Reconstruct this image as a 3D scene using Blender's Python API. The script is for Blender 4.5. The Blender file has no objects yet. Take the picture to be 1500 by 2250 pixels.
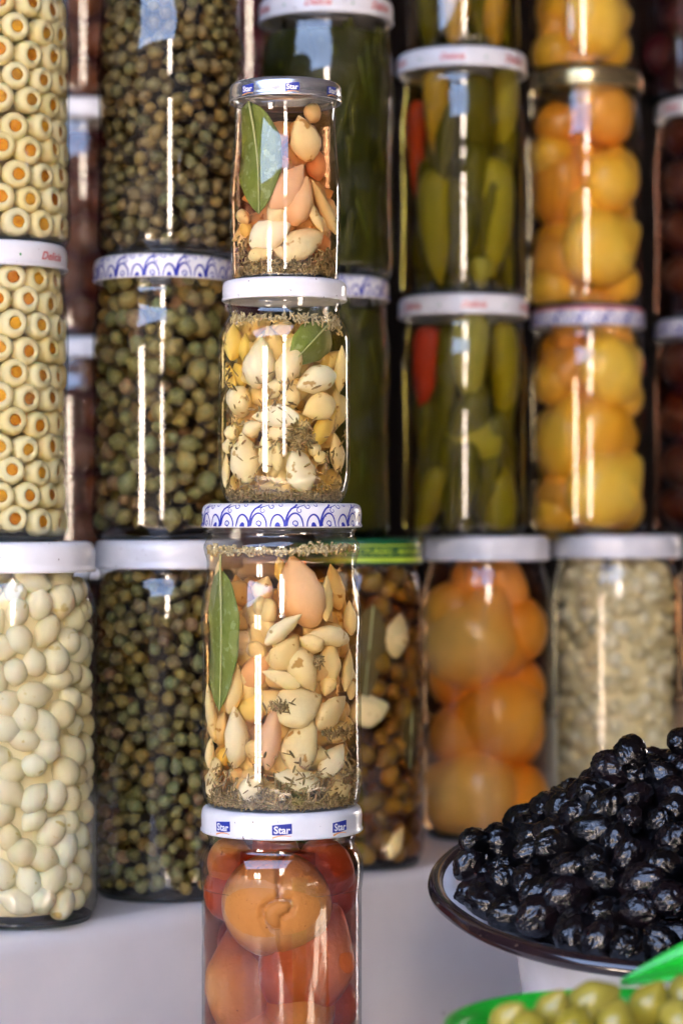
import bpy, math, random
import numpy as np
from mathutils import Vector, Matrix, Euler
random.seed(7); RNG = np.random.default_rng(7)
SC = bpy.context.scene; C = SC.collection
PI = math.pi; R_ = math.radians
# ------------------------------------------------------------------ camera, sky, sun, exposure
CZ = 1.30                      # camera height above the lane
F = 85 / 36 * 2250             # focal length in photo pixels
HOR = 1130.0                   # photo row of the horizon
cam = bpy.data.objects.new('camera', bpy.data.cameras.new('camera')); C.objects.link(cam)
cam.data.lens = 85; cam.data.sensor_fit = 'VERTICAL'; cam.data.sensor_height = 36; cam.data.sensor_width = 24
cam.location = (0, 0, CZ); cam.rotation_euler = (PI / 2 + math.atan((HOR - 1125) / F), 0, 0)
cam.data.clip_start = .05; cam.data.clip_end = 200
cam.data.dof.use_dof = True; cam.data.dof.focus_distance = 1.205; cam.data.dof.aperture_fstop = 6.3
SC.camera = cam
SUN_EL, SUN_AZ = R_(48), R_(18)     # the sun stands behind the stall and lights the far side of the lane
w = bpy.data.worlds.new('World'); SC.world = w; w.use_nodes = True
nt = w.node_tree; sky = nt.nodes.new('ShaderNodeTexSky'); sky.sky_type = 'NISHITA'; sky.sun_disc = False
sky.sun_elevation = SUN_EL; sky.sun_rotation = SUN_AZ; sky.dust_density = 6.0; sky.air_density = .55; sky.ozone_density = .3
nt.links.new(sky.outputs[0], nt.nodes['Background'].inputs[0]); nt.nodes['Background'].inputs[1].default_value = 0.13
sl = bpy.data.lights.new('sun', 'SUN'); sl.energy = 5.0; sl.angle = R_(.5); sl.color = (1, .93, .84)
so = bpy.data.objects.new('sun', sl); C.objects.link(so)
sd = Vector((math.sin(SUN_AZ) * math.cos(SUN_EL), math.cos(SUN_AZ) * math.cos(SUN_EL), math.sin(SUN_EL)))
so.rotation_euler = (-sd).to_track_quat('-Z', 'Y').to_euler()
SC.view_settings.view_transform = 'Standard'; SC.view_settings.look = 'None'
SC.view_settings.exposure = 4.78; SC.view_settings.gamma = 1
cy = SC.cycles
cy.use_denoising = True; cy.max_bounces = 10; cy.diffuse_bounces = 4; cy.glossy_bounces = 4
cy.transparent_max_bounces = 48; cy.transmission_bounces = 6; cy.volume_bounces = 0
cy.sample_clamp_indirect = 4; cy.caustics_reflective = False; cy.caustics_refractive = False
try: cy.denoiser = 'OPENIMAGEDENOISE'; cy.denoising_input_passes = 'RGB_ALBEDO_NORMAL'
except Exception: pass

def P(px, py, D):              # photo pixel at distance D -> world point
    return Vector(((px - 750) / F * D, D, CZ + (HOR - py) / F * D))

# ------------------------------------------------------------------ materials
MATS = {}
def nodes(name):
    m = bpy.data.materials.new(name); m.use_nodes = True
    t = m.node_tree; b = t.nodes['Principled BSDF']
    return m, t, b
def N(t, kind, **kw):
    n = t.nodes.new(kind)
    for k, v in kw.items():
        if k.startswith('i_'): n.inputs[k[2:].replace('_', ' ')].default_value = v
        else: setattr(n, k, v)
    return n
def ramp(t, stops):
    r = t.nodes.new('ShaderNodeValToRGB'); e = r.color_ramp.elements
    while len(e) < len(stops): e.new(.5)
    for el, (p, c) in zip(e, stops): el.position = p; el.color = (*c, 1)
    return r
def organic(name, cols, rough=.35, nscale=120, namt=.35, bump=.0, bscale=400, coat=0., spots=None, spot_scale=500, spot_at=.68, sss=0., sss_r=(.01, .006, .003), spec=.5, open_air=False):
    """a food skin: tone varies from piece to piece (cols), mottled by noise, optional spots and fine relief"""
    m, t, b = nodes(name); L = t.links.new
    oi = N(t, 'ShaderNodeObjectInfo'); ge = N(t, 'ShaderNodeNewGeometry')
    ad = N(t, 'ShaderNodeMath', operation='ADD'); L(oi.outputs['Random'], ad.inputs[0]); L(ge.outputs['Random Per Island'], ad.inputs[1])
    fr = N(t, 'ShaderNodeMath', operation='FRACT'); L(ad.outputs[0], fr.inputs[0])
    n1 = N(t, 'ShaderNodeTexNoise'); n1.inputs['Scale'].default_value = nscale; n1.inputs['Detail'].default_value = 3
    L(ge.outputs['Position'], n1.inputs['Vector'])
    mx = N(t, 'ShaderNodeMath', operation='MULTIPLY_ADD'); L(n1.outputs['Fac'], mx.inputs[0]); mx.inputs[1].default_value = namt * 2; L(fr.outputs[0], mx.inputs[2])
    sb = N(t, 'ShaderNodeMath', operation='SUBTRACT'); L(mx.outputs[0], sb.inputs[0]); sb.inputs[1].default_value = namt
    n = len(cols); rp = ramp(t, [(i / max(1, n - 1), c) for i, c in enumerate(cols)])
    L(sb.outputs[0], rp.inputs[0]); out = rp.outputs[0]
    if spots:
        n2 = N(t, 'ShaderNodeTexNoise'); n2.inputs['Scale'].default_value = spot_scale; n2.inputs['Detail'].default_value = 2
        L(ge.outputs['Position'], n2.inputs['Vector'])
        r2 = ramp(t, [(spot_at - .06, (0, 0, 0)), (spot_at, (1, 1, 1))]); L(n2.outputs['Fac'], r2.inputs[0])
        mi = N(t, 'ShaderNodeMixRGB'); L(r2.outputs[0], mi.inputs[0]); L(out, mi.inputs[1]); mi.inputs[2].default_value = (*spots, 1); out = mi.outputs[0]
    L(out, b.inputs['Base Color'])
    b.inputs['Roughness'].default_value = rough; b.inputs['Coat Weight'].default_value = coat; b.inputs['Coat Roughness'].default_value = .06
    b.inputs['Specular IOR Level'].default_value = spec if open_air else .10
    if not open_air: b.inputs['Coat Weight'].default_value = 0
    if sss:
        b.inputs['Subsurface Weight'].default_value = sss; b.inputs['Subsurface Radius'].default_value = sss_r; b.inputs['Subsurface Scale'].default_value = 1
    if bump:
        n3 = N(t, 'ShaderNodeTexNoise'); n3.inputs['Scale'].default_value = bscale; n3.inputs['Detail'].default_value = 4
        L(ge.outputs['Position'], n3.inputs['Vector'])
        bp = N(t, 'ShaderNodeBump'); bp.inputs['Strength'].default_value = bump; bp.inputs['Distance'].default_value = .001
        L(n3.outputs['Fac'], bp.inputs['Height']); L(bp.outputs[0], b.inputs['Normal'])
    return m
def plain(name, col, rough=.5, metal=0., coat=0., wear=None, wscale=60, wat=.7, bump=0., bscale=200, var=.06):
    m, t, b = nodes(name); L = t.links.new
    ge = N(t, 'ShaderNodeNewGeometry')
    n1 = N(t, 'ShaderNodeTexNoise'); n1.inputs['Scale'].default_value = wscale; n1.inputs['Detail'].default_value = 6
    L(ge.outputs['Position'], n1.inputs['Vector'])
    lo = tuple(c * (1 - var) for c in col); hi = tuple(min(1, c * (1 + var)) for c in col)
    r1 = ramp(t, [(.3, lo), (.7, hi)]); L(n1.outputs['Fac'], r1.inputs[0]); out = r1.outputs[0]
    if wear:
        n2 = N(t, 'ShaderNodeTexNoise'); n2.inputs['Scale'].default_value = wscale * 6; n2.inputs['Detail'].default_value = 5
        L(ge.outputs['Position'], n2.inputs['Vector'])
        r2 = ramp(t, [(wat, (0, 0, 0)), (wat + .04, (1, 1, 1))]); L(n2.outputs['Fac'], r2.inputs[0])
        mi = N(t, 'ShaderNodeMixRGB'); L(r2.outputs[0], mi.inputs[0]); L(out, mi.inputs[1]); mi.inputs[2].default_value = (*wear, 1); out = mi.outputs[0]
    L(out, b.inputs['Base Color']); b.inputs['Roughness'].default_value = rough; b.inputs['Metallic'].default_value = metal
    b.inputs['Coat Weight'].default_value = coat; b.inputs['Coat Roughness'].default_value = .08
    if bump:
        n3 = N(t, 'ShaderNodeTexNoise'); n3.inputs['Scale'].default_value = bscale; n3.inputs['Detail'].default_value = 4
        L(ge.outputs['Position'], n3.inputs['Vector'])
        bp = N(t, 'ShaderNodeBump'); bp.inputs['Strength'].default_value = bump; bp.inputs['Distance'].default_value = .002
        L(n3.outputs['Fac'], bp.inputs['Height']); L(bp.outputs[0], b.inputs['Normal'])
    return m
def glass_mat(name, tint=(.97, .985, .975), edge=(.30, .36, .33)):
    """thin-walled jar glass: clear face on, darker where the wall is seen edgewise, mirror-like by Fresnel"""
    m = bpy.data.materials.new(name); m.use_nodes = True; t = m.node_tree; L = t.links.new
    t.nodes.remove(t.nodes['Principled BSDF']); out = t.nodes['Material Output']
    ge = N(t, 'ShaderNodeNewGeometry')
    no = N(t, 'ShaderNodeTexNoise'); no.inputs['Scale'].default_value = 38; no.inputs['Detail'].default_value = 1.5
    L(ge.outputs['Position'], no.inputs['Vector'])
    bp = N(t, 'ShaderNodeBump'); bp.inputs['Strength'].default_value = .045; bp.inputs['Distance'].default_value = .002; L(no.outputs['Fac'], bp.inputs['Height'])
    lw = N(t, 'ShaderNodeLayerWeight'); lw.inputs['Blend'].default_value = .5
    p5 = N(t, 'ShaderNodeMath', operation='POWER'); L(lw.outputs['Facing'], p5.inputs[0]); p5.inputs[1].default_value = 5
    fr = N(t, 'ShaderNodeMath', operation='MULTIPLY_ADD'); L(p5.outputs[0], fr.inputs[0]); fr.inputs[1].default_value = .3; fr.inputs[2].default_value = .08
    p8 = N(t, 'ShaderNodeMath', operation='POWER'); L(lw.outputs['Facing'], p8.inputs[0]); p8.inputs[1].default_value = 9
    cm = N(t, 'ShaderNodeMixRGB'); L(p8.outputs[0], cm.inputs[0]); cm.inputs[1].default_value = (*tint, 1); cm.inputs[2].default_value = (*edge, 1)
    tr = N(t, 'ShaderNodeBsdfTransparent'); L(cm.outputs[0], tr.inputs[0])
    gl = N(t, 'ShaderNodeBsdfGlossy'); gl.inputs['Roughness'].default_value = .012; L(bp.outputs[0], gl.inputs['Normal'])
    mx = N(t, 'ShaderNodeMixShader'); L(fr.outputs[0], mx.inputs[0]); L(tr.outputs[0], mx.inputs[1]); L(gl.outputs[0], mx.inputs[2])
    du = N(t, 'ShaderNodeTexNoise'); du.inputs['Scale'].default_value = 55; du.inputs['Detail'].default_value = 7; du.inputs['Roughness'].default_value = .7; L(ge.outputs['Position'], du.inputs['Vector'])
    dr = ramp(t, [(.46, (0, 0, 0)), (.74, (.075, .075, .075))]); L(du.outputs['Fac'], dr.inputs[0])
    df = N(t, 'ShaderNodeBsdfDiffuse'); df.inputs['Color'].default_value = (.62, .58, .52, 1)
    m2 = N(t, 'ShaderNodeMixShader'); L(dr.outputs[0], m2.inputs[0]); L(mx.outputs[0], m2.inputs[1]); L(df.outputs[0], m2.inputs[2])
    L(m2.outputs[0], out.inputs['Surface'])
    return m
def liquid(name, col, dens):
    m = bpy.data.materials.new(name); m.use_nodes = True; t = m.node_tree
    t.nodes.remove(t.nodes['Principled BSDF'])
    v = N(t, 'ShaderNodeVolumeAbsorption'); v.inputs['Color'].default_value = (*col, 1); v.inputs['Density'].default_value = dens
    t.links.new(v.outputs[0], t.nodes['Material Output'].inputs['Volume'])
    return m
M = dict(
    glass=glass_mat('jar_glass'),
    white=plain('white_lid_enamel', (.80, .785, .785), .32, wear=(.16, .09, .05), wscale=70, wat=.69, coat=.3),
    silver=plain('silver_lid', (.66, .66, .68), .22, metal=.85, wscale=40),
    gold=plain('gold_lid', (.62, .50, .26), .25, metal=.9, wscale=40),
    green_lid=plain('dark_green_lid', (.005, .09, .035), .3, coat=.3),
    yellow_print=plain('yellow_green_print', (.45, .62, .05), .4),
    blue=plain('cobalt_blue_print', (.018, .03, .34), .4),
    star_blue=plain('logo_blue_print', (.012, .03, .30), .4),
    print_white=plain('white_print', (.8, .8, .84), .4),
    orange_print=plain('orange_print', (.85, .38, .12), .4),
    red_print=plain('red_print', (.62, .07, .06), .4),
    green_print=plain('green_print', (.03, .30, .06), .4),
    clove=organic('garlic_flesh', [(.80, .59, .25), (.85, .67, .33), (.87, .73, .41), (.82, .61, .28)], .28, 90, .2, coat=.25, spots=(.50, .27, .07), spot_scale=160, spot_at=.70, bump=.15, bscale=500, sss=.25),
    clove_pink=organic('garlic_skin_pink', [(.78, .42, .19), (.82, .49, .24), (.76, .45, .26)], .32, 200, .3, coat=.2, bump=.2, bscale=300, sss=.25),
    clove_yellow=organic('garlic_flesh_yellow', [(.82, .58, .14), (.84, .65, .20)], .3, 90, .3, coat=.2, sss=.25),
    clove_pale=organic('garlic_flesh_pale', [(.87, .73, .43), (.90, .79, .52), (.85, .67, .36)], .28, 90, .2, coat=.25, spots=(.52, .33, .12), spot_scale=180, spot_at=.70, bump=.15, bscale=500, sss=.25),
    thyme=organic('dried_thyme', [(.16, .10, .035), (.32, .22, .08), (.46, .33, .14), (.20, .15, .05), (.40, .23, .10)], .6, 300, .3),
    seed=organic('pale_thyme_flower', [(.50, .38, .18), (.60, .50, .28), (.40, .28, .10)], .6, 300, .3),
    leaf=organic('bay_leaf_green', [(.15, .20, .03), (.24, .29, .075), (.18, .24, .045)], .42, 120, .5, bump=.4, bscale=900, coat=.2, spots=(.28, .35, .13), spot_scale=260, spot_at=.66),
    leaf_dark=organic('old_leaf_brown', [(.10, .075, .02), (.16, .12, .035)], .4, 90, .4, bump=.3, bscale=600),
    leaf_vein=plain('bay_leaf_vein', (.42, .44, .17), .4),
    caper=organic('caper_skin', [(.13, .13, .035), (.22, .19, .06), (.30, .22, .07), (.19, .21, .08), (.27, .16, .09), (.17, .22, .09), (.34, .22, .05)], .34, 300, .10, coat=.3, spots=(.48, .42, .18), spot_scale=1300, spot_at=.67, bump=.25, bscale=900),
    caper_old=organic('caper_skin_brown', [(.10, .095, .035), (.17, .14, .06), (.21, .15, .065), (.14, .15, .065), (.27, .18, .055)], .36, 300, .10, coat=.3, spots=(.40, .31, .14), spot_scale=1300, spot_at=.68, bump=.25, bscale=900),
    caper_core=organic('caper_gap_shade', [(.018, .016, .006), (.03, .025, .01)], .6, 200, .5, bump=.5, bscale=300),  # near-black so the gaps between capers read as deep shade
    olive_ring=organic('pale_olive_flesh', [(.80, .66, .33), (.84, .73, .42), (.80, .64, .29)], .3, 140, .25, coat=.3, sss=.2),
    olive_plug=organic('orange_stuffing', [(.62, .20, .012), (.72, .30, .02), (.45, .13, .012), (.78, .38, .03), (.50, .22, .03)], .35, 300, .3, coat=.3, bump=.3, bscale=700),
    onion=organic('pearl_onion_skin', [(.78, .67, .41), (.82, .73, .49), (.76, .63, .36), (.85, .78, .56)], .22, 60, .15, coat=.3, sss=.4, spots=(.62, .47, .20), spot_scale=130, spot_at=.72, bump=.15, bscale=220),
    onion_core=organic('onion_pulp', [(.74, .62, .36), (.80, .70, .44)], .5, 120, .5),
    lemon=organic('yellow_lemon_rind', [(.84, .51, .045), (.87, .57, .07), (.82, .44, .03)], .32, 60, .3, coat=.2, bump=.35, bscale=350, sss=.1, open_air=True, spec=.35),
    lemon_orange=organic('orange_lemon_rind', [(.74, .33, .03), (.78, .40, .05)], .30, 60, .3, coat=.2, bump=.35, bscale=350, open_air=True, spec=.35),
    lemon_tan=organic('tan_lemon_rind', [(.82, .43, .07), (.86, .49, .10)], .28, 60, .3, coat=.3, bump=.35, bscale=350, open_air=True, spec=.4),
    fruit=organic('brown_orange_rind', [(.52, .20, .045), (.58, .245, .06), (.48, .165, .03)], .3, 50, .3, coat=.3, bump=.55, bscale=420, spots=(.27, .09, .02), spot_scale=420, spot_at=.75),
    fruit_red=organic('red_brown_rind', [(.42, .065, .014), (.46, .10, .02)], .3, 50, .3, coat=.3, bump=.45, bscale=420),
    pepper=organic('olive_green_pepper', [(.20, .17, .010), (.27, .22, .014), (.32, .27, .024)], .3, 60, .3, coat=.3),
    pepper_dark=organic('dark_green_pepper', [(.09, .08, .006), (.13, .115, .009)], .3, 60, .3, coat=.3),
    pepper_pale=organic('pale_green_pepper', [(.30, .27, .06), (.34, .30, .06)], .3, 60, .3, coat=.3),
    pepper_red=organic('red_pepper', [(.42, .03, .012), (.46, .055, .012)], .3, 60, .3, coat=.3),
    pepper_amber=organic('amber_pepper', [(.40, .21, .015), (.44, .26, .02)], .3, 60, .3, coat=.3),
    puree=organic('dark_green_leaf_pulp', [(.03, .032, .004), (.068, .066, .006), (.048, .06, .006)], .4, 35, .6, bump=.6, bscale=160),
    rice=organic('pale_chopped_vegetable', [(.66, .55, .30), (.78, .68, .42), (.86, .78, .54)], .5, 160, .3),
    mixed=organic('mixed_green_olive', [(.18, .11, .015), (.26, .14, .015), (.36, .20, .02), (.13, .09, .02)], .28, 120, .3, coat=.3),
    chestnut=organic('brown_fruit', [(.10, .035, .016), (.15, .055, .022)], .3, 60, .3, coat=.3),
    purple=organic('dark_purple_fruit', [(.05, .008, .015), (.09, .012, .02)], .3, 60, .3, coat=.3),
    black=organic('oily_black_olive', [(.0022, .002, .0025), (.004, .003, .0035), (.009, .005, .006)],   .15, 200, .3, coat=.3, bump=.55, bscale=520, spec=.5, open_air=True),
    green_olive=organic('yellow_green_olive', [(.34, .27, .025), (.42, .34, .05), (.38, .26, .02)], .25, 90, .3, coat=.4, open_air=True),
    enamel=plain('white_bowl_enamel', (.78, .77, .79), .14, coat=.5, wear=(.05, .04, .05), wscale=50, wat=.78),
    enamel_rim=plain('dark_rim_enamel', (.022, .011, .012), .16, coat=.6, wear=(.11, .07, .05), wscale=40, wat=.66),
    green_plastic=plain('bright_green_plastic', (.015, .52, .03), .3, coat=.2),
    counter=plain('white_counter_paint', (.81, .755, .725), .30, coat=.35, wear=(.36, .30, .27), wscale=9, wat=.715, bump=.12, bscale=30, var=.10),
    back=plain('dark_brown_board', (.006, .0035, .003), .9, wscale=6, var=.3),
    liner=plain('dark_lid_liner', (.03, .03, .03), .4),
    plaster=plain('pale_rose_plaster', (.82, .72, .64), .8, wscale=2.5, var=.1, bump=.3, bscale=9),
    dark_mask=plain('dark_reflection_panel', (.006, .005, .005), .9, wscale=5, var=.3),  # near-black colour stands in for shaded depth on the opposite wall
    canvas=plain('light_blocker_canvas', (.06, .045, .04), .8, wscale=5, var=.2),  # dark cloth of the unseen, added light blockers
    street=plain('sandy_lane', (.22, .18, .15), .85, wscale=3, var=.15, bump=.4, bscale=20),
    oil=liquid('olive_oil', (1, .68, .14), 36), oil_amber=liquid('amber_oil', (1, .56, .14), 50), oil_clear=liquid('pale_oil', (1, .76, .16), 34),
    red_brine=liquid('red_brown_brine', (.66, .24, .07), 80), dark_brine=liquid('dark_brine', (.72, .55, .25), 85),
    green_brine=liquid('green_brine', (.90, .80, .12), 55), orange_brine=liquid('orange_brine', (1, .62, .14), 34), lemon_brine=liquid('honey_brine', (1, .70, .18), 26),
    clear_brine=liquid('cloudy_brine', (1, .90, .55), 26), brown_brine=liquid('brown_brine', (.75, .38, .18), 90))

for k_ in ('back', 'dark_mask', 'canvas'): M[k_].node_tree.nodes['Principled BSDF'].inputs['Specular IOR Level'].default_value = .08
M['base_glass'] = glass_mat('thick_base_glass', (.30, .42, .40), (.05, .08, .08))
# ------------------------------------------------------------------ object helpers
def mesh(name, verts, faces, mat, smooth=True, sharp=None):
    me = bpy.data.meshes.new(name); me.from_pydata([tuple(v) for v in verts], [], faces); me.update()
    if mat is not None: me.materials.append(mat)
    if smooth: me.shade_smooth()
    if sharp: me.set_sharp_from_angle(angle=R_(sharp))
    return me
def link(name, data, parent=None, loc=None, mtx=None):
    o = bpy.data.objects.new(name, data); C.objects.link(o)
    if parent is not None: o.parent = parent
    if loc is not None: o.location = loc
    if mtx is not None: o.matrix_local = mtx
    return o
def tag(o, label, cat, group=None, kind=None):
    if label: o['label'] = label
    if cat: o['category'] = cat
    if group: o['group'] = group
    if kind: o['kind'] = kind
    return o
def thing(name, label, cat, loc, group=None):
    return tag(link(name, None, loc=loc), label, cat, group)
def lathe(prof, seg=72):
    v, f = [], []; n = len(prof)
    for i in range(seg):
        a = 2 * PI * i / seg; c, s = math.cos(a), math.sin(a)
        for r, z in prof: v.append((r * c, r * s, z))
    for i in range(seg):
        j = (i + 1) % seg
        for k in range(n - 1):
            a, b, c2, d = i * n + k, j * n + k, j * n + k + 1, i * n + k + 1
            if prof[k][0] < 1e-7: f.append((a, c2, d))
            elif prof[k + 1][0] < 1e-7: f.append((a, b, d))
            else: f.append((a, b, c2, d))
    return v, f
def smooth_prof(pts, n=4):
    """Catmull-Rom through (r,z) points"""
    o = []
    for i in range(len(pts) - 1):
        p0 = pts[max(i - 1, 0)]; p1 = pts[i]; p2 = pts[i + 1]; p3 = pts[min(i + 2, len(pts) - 1)]
        for k in range(n):
            t = k / n
            pt = tuple(.5 * (2 * p1[q] + (p2[q] - p0[q]) * t + (2 * p0[q] - 5 * p1[q] + 4 * p2[q] - p3[q]) * t * t + (3 * p1[q] - p0[q] - 3 * p2[q] + p3[q]) * t ** 3) for q in (0, 1))
            o.append(tuple(min(max(pt[q], min(p1[q], p2[q])), max(p1[q], p2[q])) for q in (0, 1)))
    o.append(pts[-1]); return [(max(0, r), z) for r, z in o]
def join(name, items, mat, smooth=True):
    """items: (verts Nx3, faces, 4x4) -> one mesh"""
    V, Fc, n = [], [], 0
    for vv, ff, m in items:
        m = np.array(m); V.append(vv @ m[:3, :3].T + m[:3, 3]); Fc += [tuple(i + n for i in f) for f in ff]; n += len(vv)
    return mesh(name, np.concatenate(V).tolist(), Fc, mat, smooth)
def raw(me):
    v = np.empty(len(me.vertices) * 3); me.vertices.foreach_get('co', v)
    return v.reshape(-1, 3), [tuple(p.vertices) for p in me.polygons]
def TRS(loc, rot, sc):
    if isinstance(sc, (int, float)): sc = (sc,) * 3
    return Matrix.LocRotScale(Vector(loc), rot if not isinstance(rot, tuple) else Euler(rot), Vector(sc))
def noise3(v, seed, f=3.):
    """cheap smooth lumpy field on an Nx3 array"""
    r = np.random.default_rng(seed); o = 0
    for k in range(5):
        d = r.normal(size=3); d *= f * (1 + .5 * k) / np.linalg.norm(d); o = o + np.sin(v @ d + r.uniform(0, 6.28)) / (1 + .4 * k)
    return o / 3
def sphere(nu=14, nv=9):
    v = [(0, 0, 1)]
    for i in range(1, nv):
        t = PI * i / nv
        for j in range(nu): v.append((math.sin(t) * math.cos(2 * PI * j / nu), math.sin(t) * math.sin(2 * PI * j / nu), math.cos(t)))
    v.append((0, 0, -1)); f = []
    for j in range(nu): f.append((0, 1 + j, 1 + (j + 1) % nu))
    for i in range(nv - 2):
        for j in range(nu):
            a = 1 + i * nu + j; b = 1 + i * nu + (j + 1) % nu; f.append((a, a + nu, b + nu, b))
    e = len(v) - 1; s = 1 + (nv - 2) * nu
    for j in range(nu): f.append((e, s + (j + 1) % nu, s + j))
    return np.array(v), f

# food shapes: unit meshes, about 1 across
def clove_shape(seed):
    r = np.random.default_rng(seed); nu, nv = 16, 14
    U = np.array([0, .02, .06, .12, .2, .32, .44, .56, .67, .77, .86, .93, .98, 1]); W = np.array([.16, .30, .44, .62, .82, .98, 1, .93, .80, .62, .42, .24, .10, .03])
    W = W * (1 + r.uniform(-.06, .06, len(W))); bend = r.uniform(-.22, .22); flat = r.uniform(0, 6.28); v = []; f = []
    for u, wd in zip(U, W):
        for j in range(nu):
            a = 2 * PI * j / nu
            k = 1 + .10 * math.cos(2 * (a - flat)) - .13 * max(0, math.cos(a - flat - 1)) ** 3 + .10 * max(0, math.cos(a - flat - 2.3)) ** 6
            v.append((.5 * wd * k * math.cos(a) + bend * (u - .35) ** 2 * 1.6, .5 * wd * k * .92 * math.sin(a), u - .5))
    for i in range(len(U) - 1):
        for j in range(nu):
            a = i * nu + j; b = i * nu + (j + 1) % nu; f.append((a, b, b + nu, a + nu))
    f.append(tuple(range(nu))[::-1]); f.append(tuple((len(U) - 1) * nu + j for j in range(nu)))
    v = np.array(v); v[:, :2] *= (1 + .035 * noise3(v, seed, 7))[:, None]
    return v, f
def lumpy(seed, nu=14, nv=9, amp=.06, f=3., sc=(1, 1, 1), tip=0., dimple=0.):
    v, fc = sphere(nu, nv); k = 1 + amp * noise3(v, seed, f)
    v2 = v * k[:, None] * .5
    if tip:
        z = v[:, 2]; t = np.clip((z - .35) / .65, 0, 1); v2[:, :2] *= (1 - .45 * t)[:, None]; v2[:, 2] += tip * t ** 2 * .5
    if dimple:
        z = v[:, 2]; t = np.clip((z - .75) / .25, 0, 1); v2[:, 2] -= dimple * t * .5
    return v2 * np.array(sc), fc
def wrinkled(seed):
    v, fc = sphere(44, 28); n = np.clip(np.abs(noise3(v, seed, 6.)) * 2.2, 0, 1); n2 = np.clip(np.abs(noise3(v, seed + 50, 13.)) * 2.2, 0, 1)
    k = 1 - .11 * (1 - n) ** 2 - .07 * (1 - n2) ** 2 + .10 * noise3(v, seed + 9, 2.5)
    return v * k[:, None] * .5 * np.array((.86, .86, 1.12)), fc
def ring_shape(seed):
    """barrel olive with the pit drilled out, axis along -Y (mouth towards the glass)"""
    nu = 18; prof = [(.0, .30), (.17, .28), (.215, -.42), (.245, -.468), (.33, -.475), (.43, -.40), (.48, -.22), (.5, 0), (.47, .22), (.36, .42), (.2, .5), (0, .52)]
    v, f = lathe(prof, nu); v = np.array(v); v = np.stack([v[:, 0], v[:, 2], v[:, 1]], 1)
    v[:, [0, 2]] *= (1 + .03 * noise3(v, seed, 4))[:, None]
    return v, [tuple(reversed(x)) for x in f]
def plug_shape(seed):
    nu = 10; r = np.random.default_rng(seed); v = []; f = []
    for rr, y in ((.225, -.20), (.222, -.40), (.12, -.41)):
        for j in range(nu):
            a = 2 * PI * j / nu; q = rr * (1 + .16 * math.cos((3 + seed % 3) * a + seed)) * r.uniform(.84, 1.06) if y < -.3 else rr
            v.append((q * math.cos(a), y + r.uniform(-.02, .02), q * math.sin(a)))
    for i in range(2):
        for j in range(nu):
            a = i * nu + j; b = i * nu + (j + 1) % nu; f.append((a, b, b + nu, a + nu))
    f.append(tuple(2 * nu + j for j in range(nu))); return np.array(v), f
def pepper_shape(seed, bend=.12):
    U = [0, .02, .06, .15, .3, .5, .68, .82, .93, .985, 1]; W = [.12, .55, .8, .97, 1, .93, .78, .55, .28, .1, .02]; nu = 14; v = []; f = []
    r = np.random.default_rng(seed)
    for u, wd in zip(U, W):
        for j in range(nu):
            a = 2 * PI * j / nu; k = .5 * wd * (1 + .06 * math.cos(3 * a + seed))
            v.append((k * math.cos(a) + bend * math.sin(u * PI), k * math.sin(a), .5 - u))
    for i in range(len(U) - 1):
        for j in range(nu):
            a = i * nu + j; b = i * nu + (j + 1) % nu; f.append((a, a + nu, b + nu, b))
    f.append(tuple(range(nu))); f.append(tuple((len(U) - 1) * nu + j for j in range(nu))[::-1])
    v = np.array(v); v[:, :2] *= (1 + .05 * noise3(v, seed, 6))[:, None]; return v, f

def lib(name, mat, shapes): return [mesh(name, v, f, mat) for v, f in shapes]
CL = {k: lib('garlic_clove', M[k], [clove_shape(s) for s in range(q, q + 7)]) for k, q in (('clove', 0), ('clove_pink', 3), ('clove_yellow', 11), ('clove_pale', 20))}

# ------------------------------------------------------------------ lids and print
def interp_r(prof, z):
    best = max(r for r, zz in prof if abs(zz - z) < 1e9)
    zs = sorted([(zz, r) for r, zz in prof]); lo = [q for q in zs if q[0] <= z]; hi = [q for q in zs if q[0] >= z]
    a = max(lo, key=lambda q: (q[0], q[1])) if lo else zs[0]; b = min(hi, key=lambda q: (q[0], -q[1])) if hi else zs[-1]
    return a[1] if b[0] - a[0] < 1e-9 else a[1] + (b[1] - a[1]) * (z - a[0]) / (b[0] - a[0])
def lid_outer(R, h):           # outer skirt from bottom edge to the top panel
    return [(R * .955, h * .03), (R * .985, 0), (R, h * .05), (R, h * .12), (R * .988, h * .17), (R * .990, h * .3), (R * .992, h * .62), (R * .985, h * .78), (R * .968, h * .90), (R * .94, h * .97), (R * .90, h)]
def lid_mesh(R, h, mat):
    pr = lid_outer(R, h) + [(R * .87, h * .99), (R * .85, h * .945), (R * .5, h * .955), (0, h * .95)]
    v, f = lathe([(R * .90, h * .3), (R * .93, h * .06)] + pr, 80)
    return mesh('lid', v, f, mat)
def wrap(pts2, prof, eps=.00025):   # (arc length x, height z) -> points on the lid skirt, front is -Y
    o = []
    Rm = max(r for r, z in prof)
    for x, z in pts2:
        r = interp_r(prof, z) + eps; a = x / Rm; o.append((r * math.sin(a), -r * math.cos(a), z))
    return o
def ribbon(path, w0, w1=None):
    w1 = w0 if w1 is None else w1; v = []; n = len(path)
    for i, (x, z) in enumerate(path):
        a = path[max(0, i - 1)]; b = path[min(n - 1, i + 1)]; dx, dz = b[0] - a[0], b[1] - a[1]; l = math.hypot(dx, dz) or 1
        t = i / (n - 1); ww = .5 * (w0 + (w1 - w0) * t); v += [(x - dz / l * ww, z + dx / l * ww), (x + dz / l * ww, z - dx / l * ww)]
    return v, [(2 * i, 2 * i + 1, 2 * i + 3, 2 * i + 2) for i in range(n - 1)]
def arc(cx, cz, rx, rz, a0, a1, n=12): return [(cx + rx * math.cos(R_(a0 + (a1 - a0) * i / n)), cz + rz * math.sin(R_(a0 + (a1 - a0) * i / n))) for i in range(n + 1)]
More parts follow.
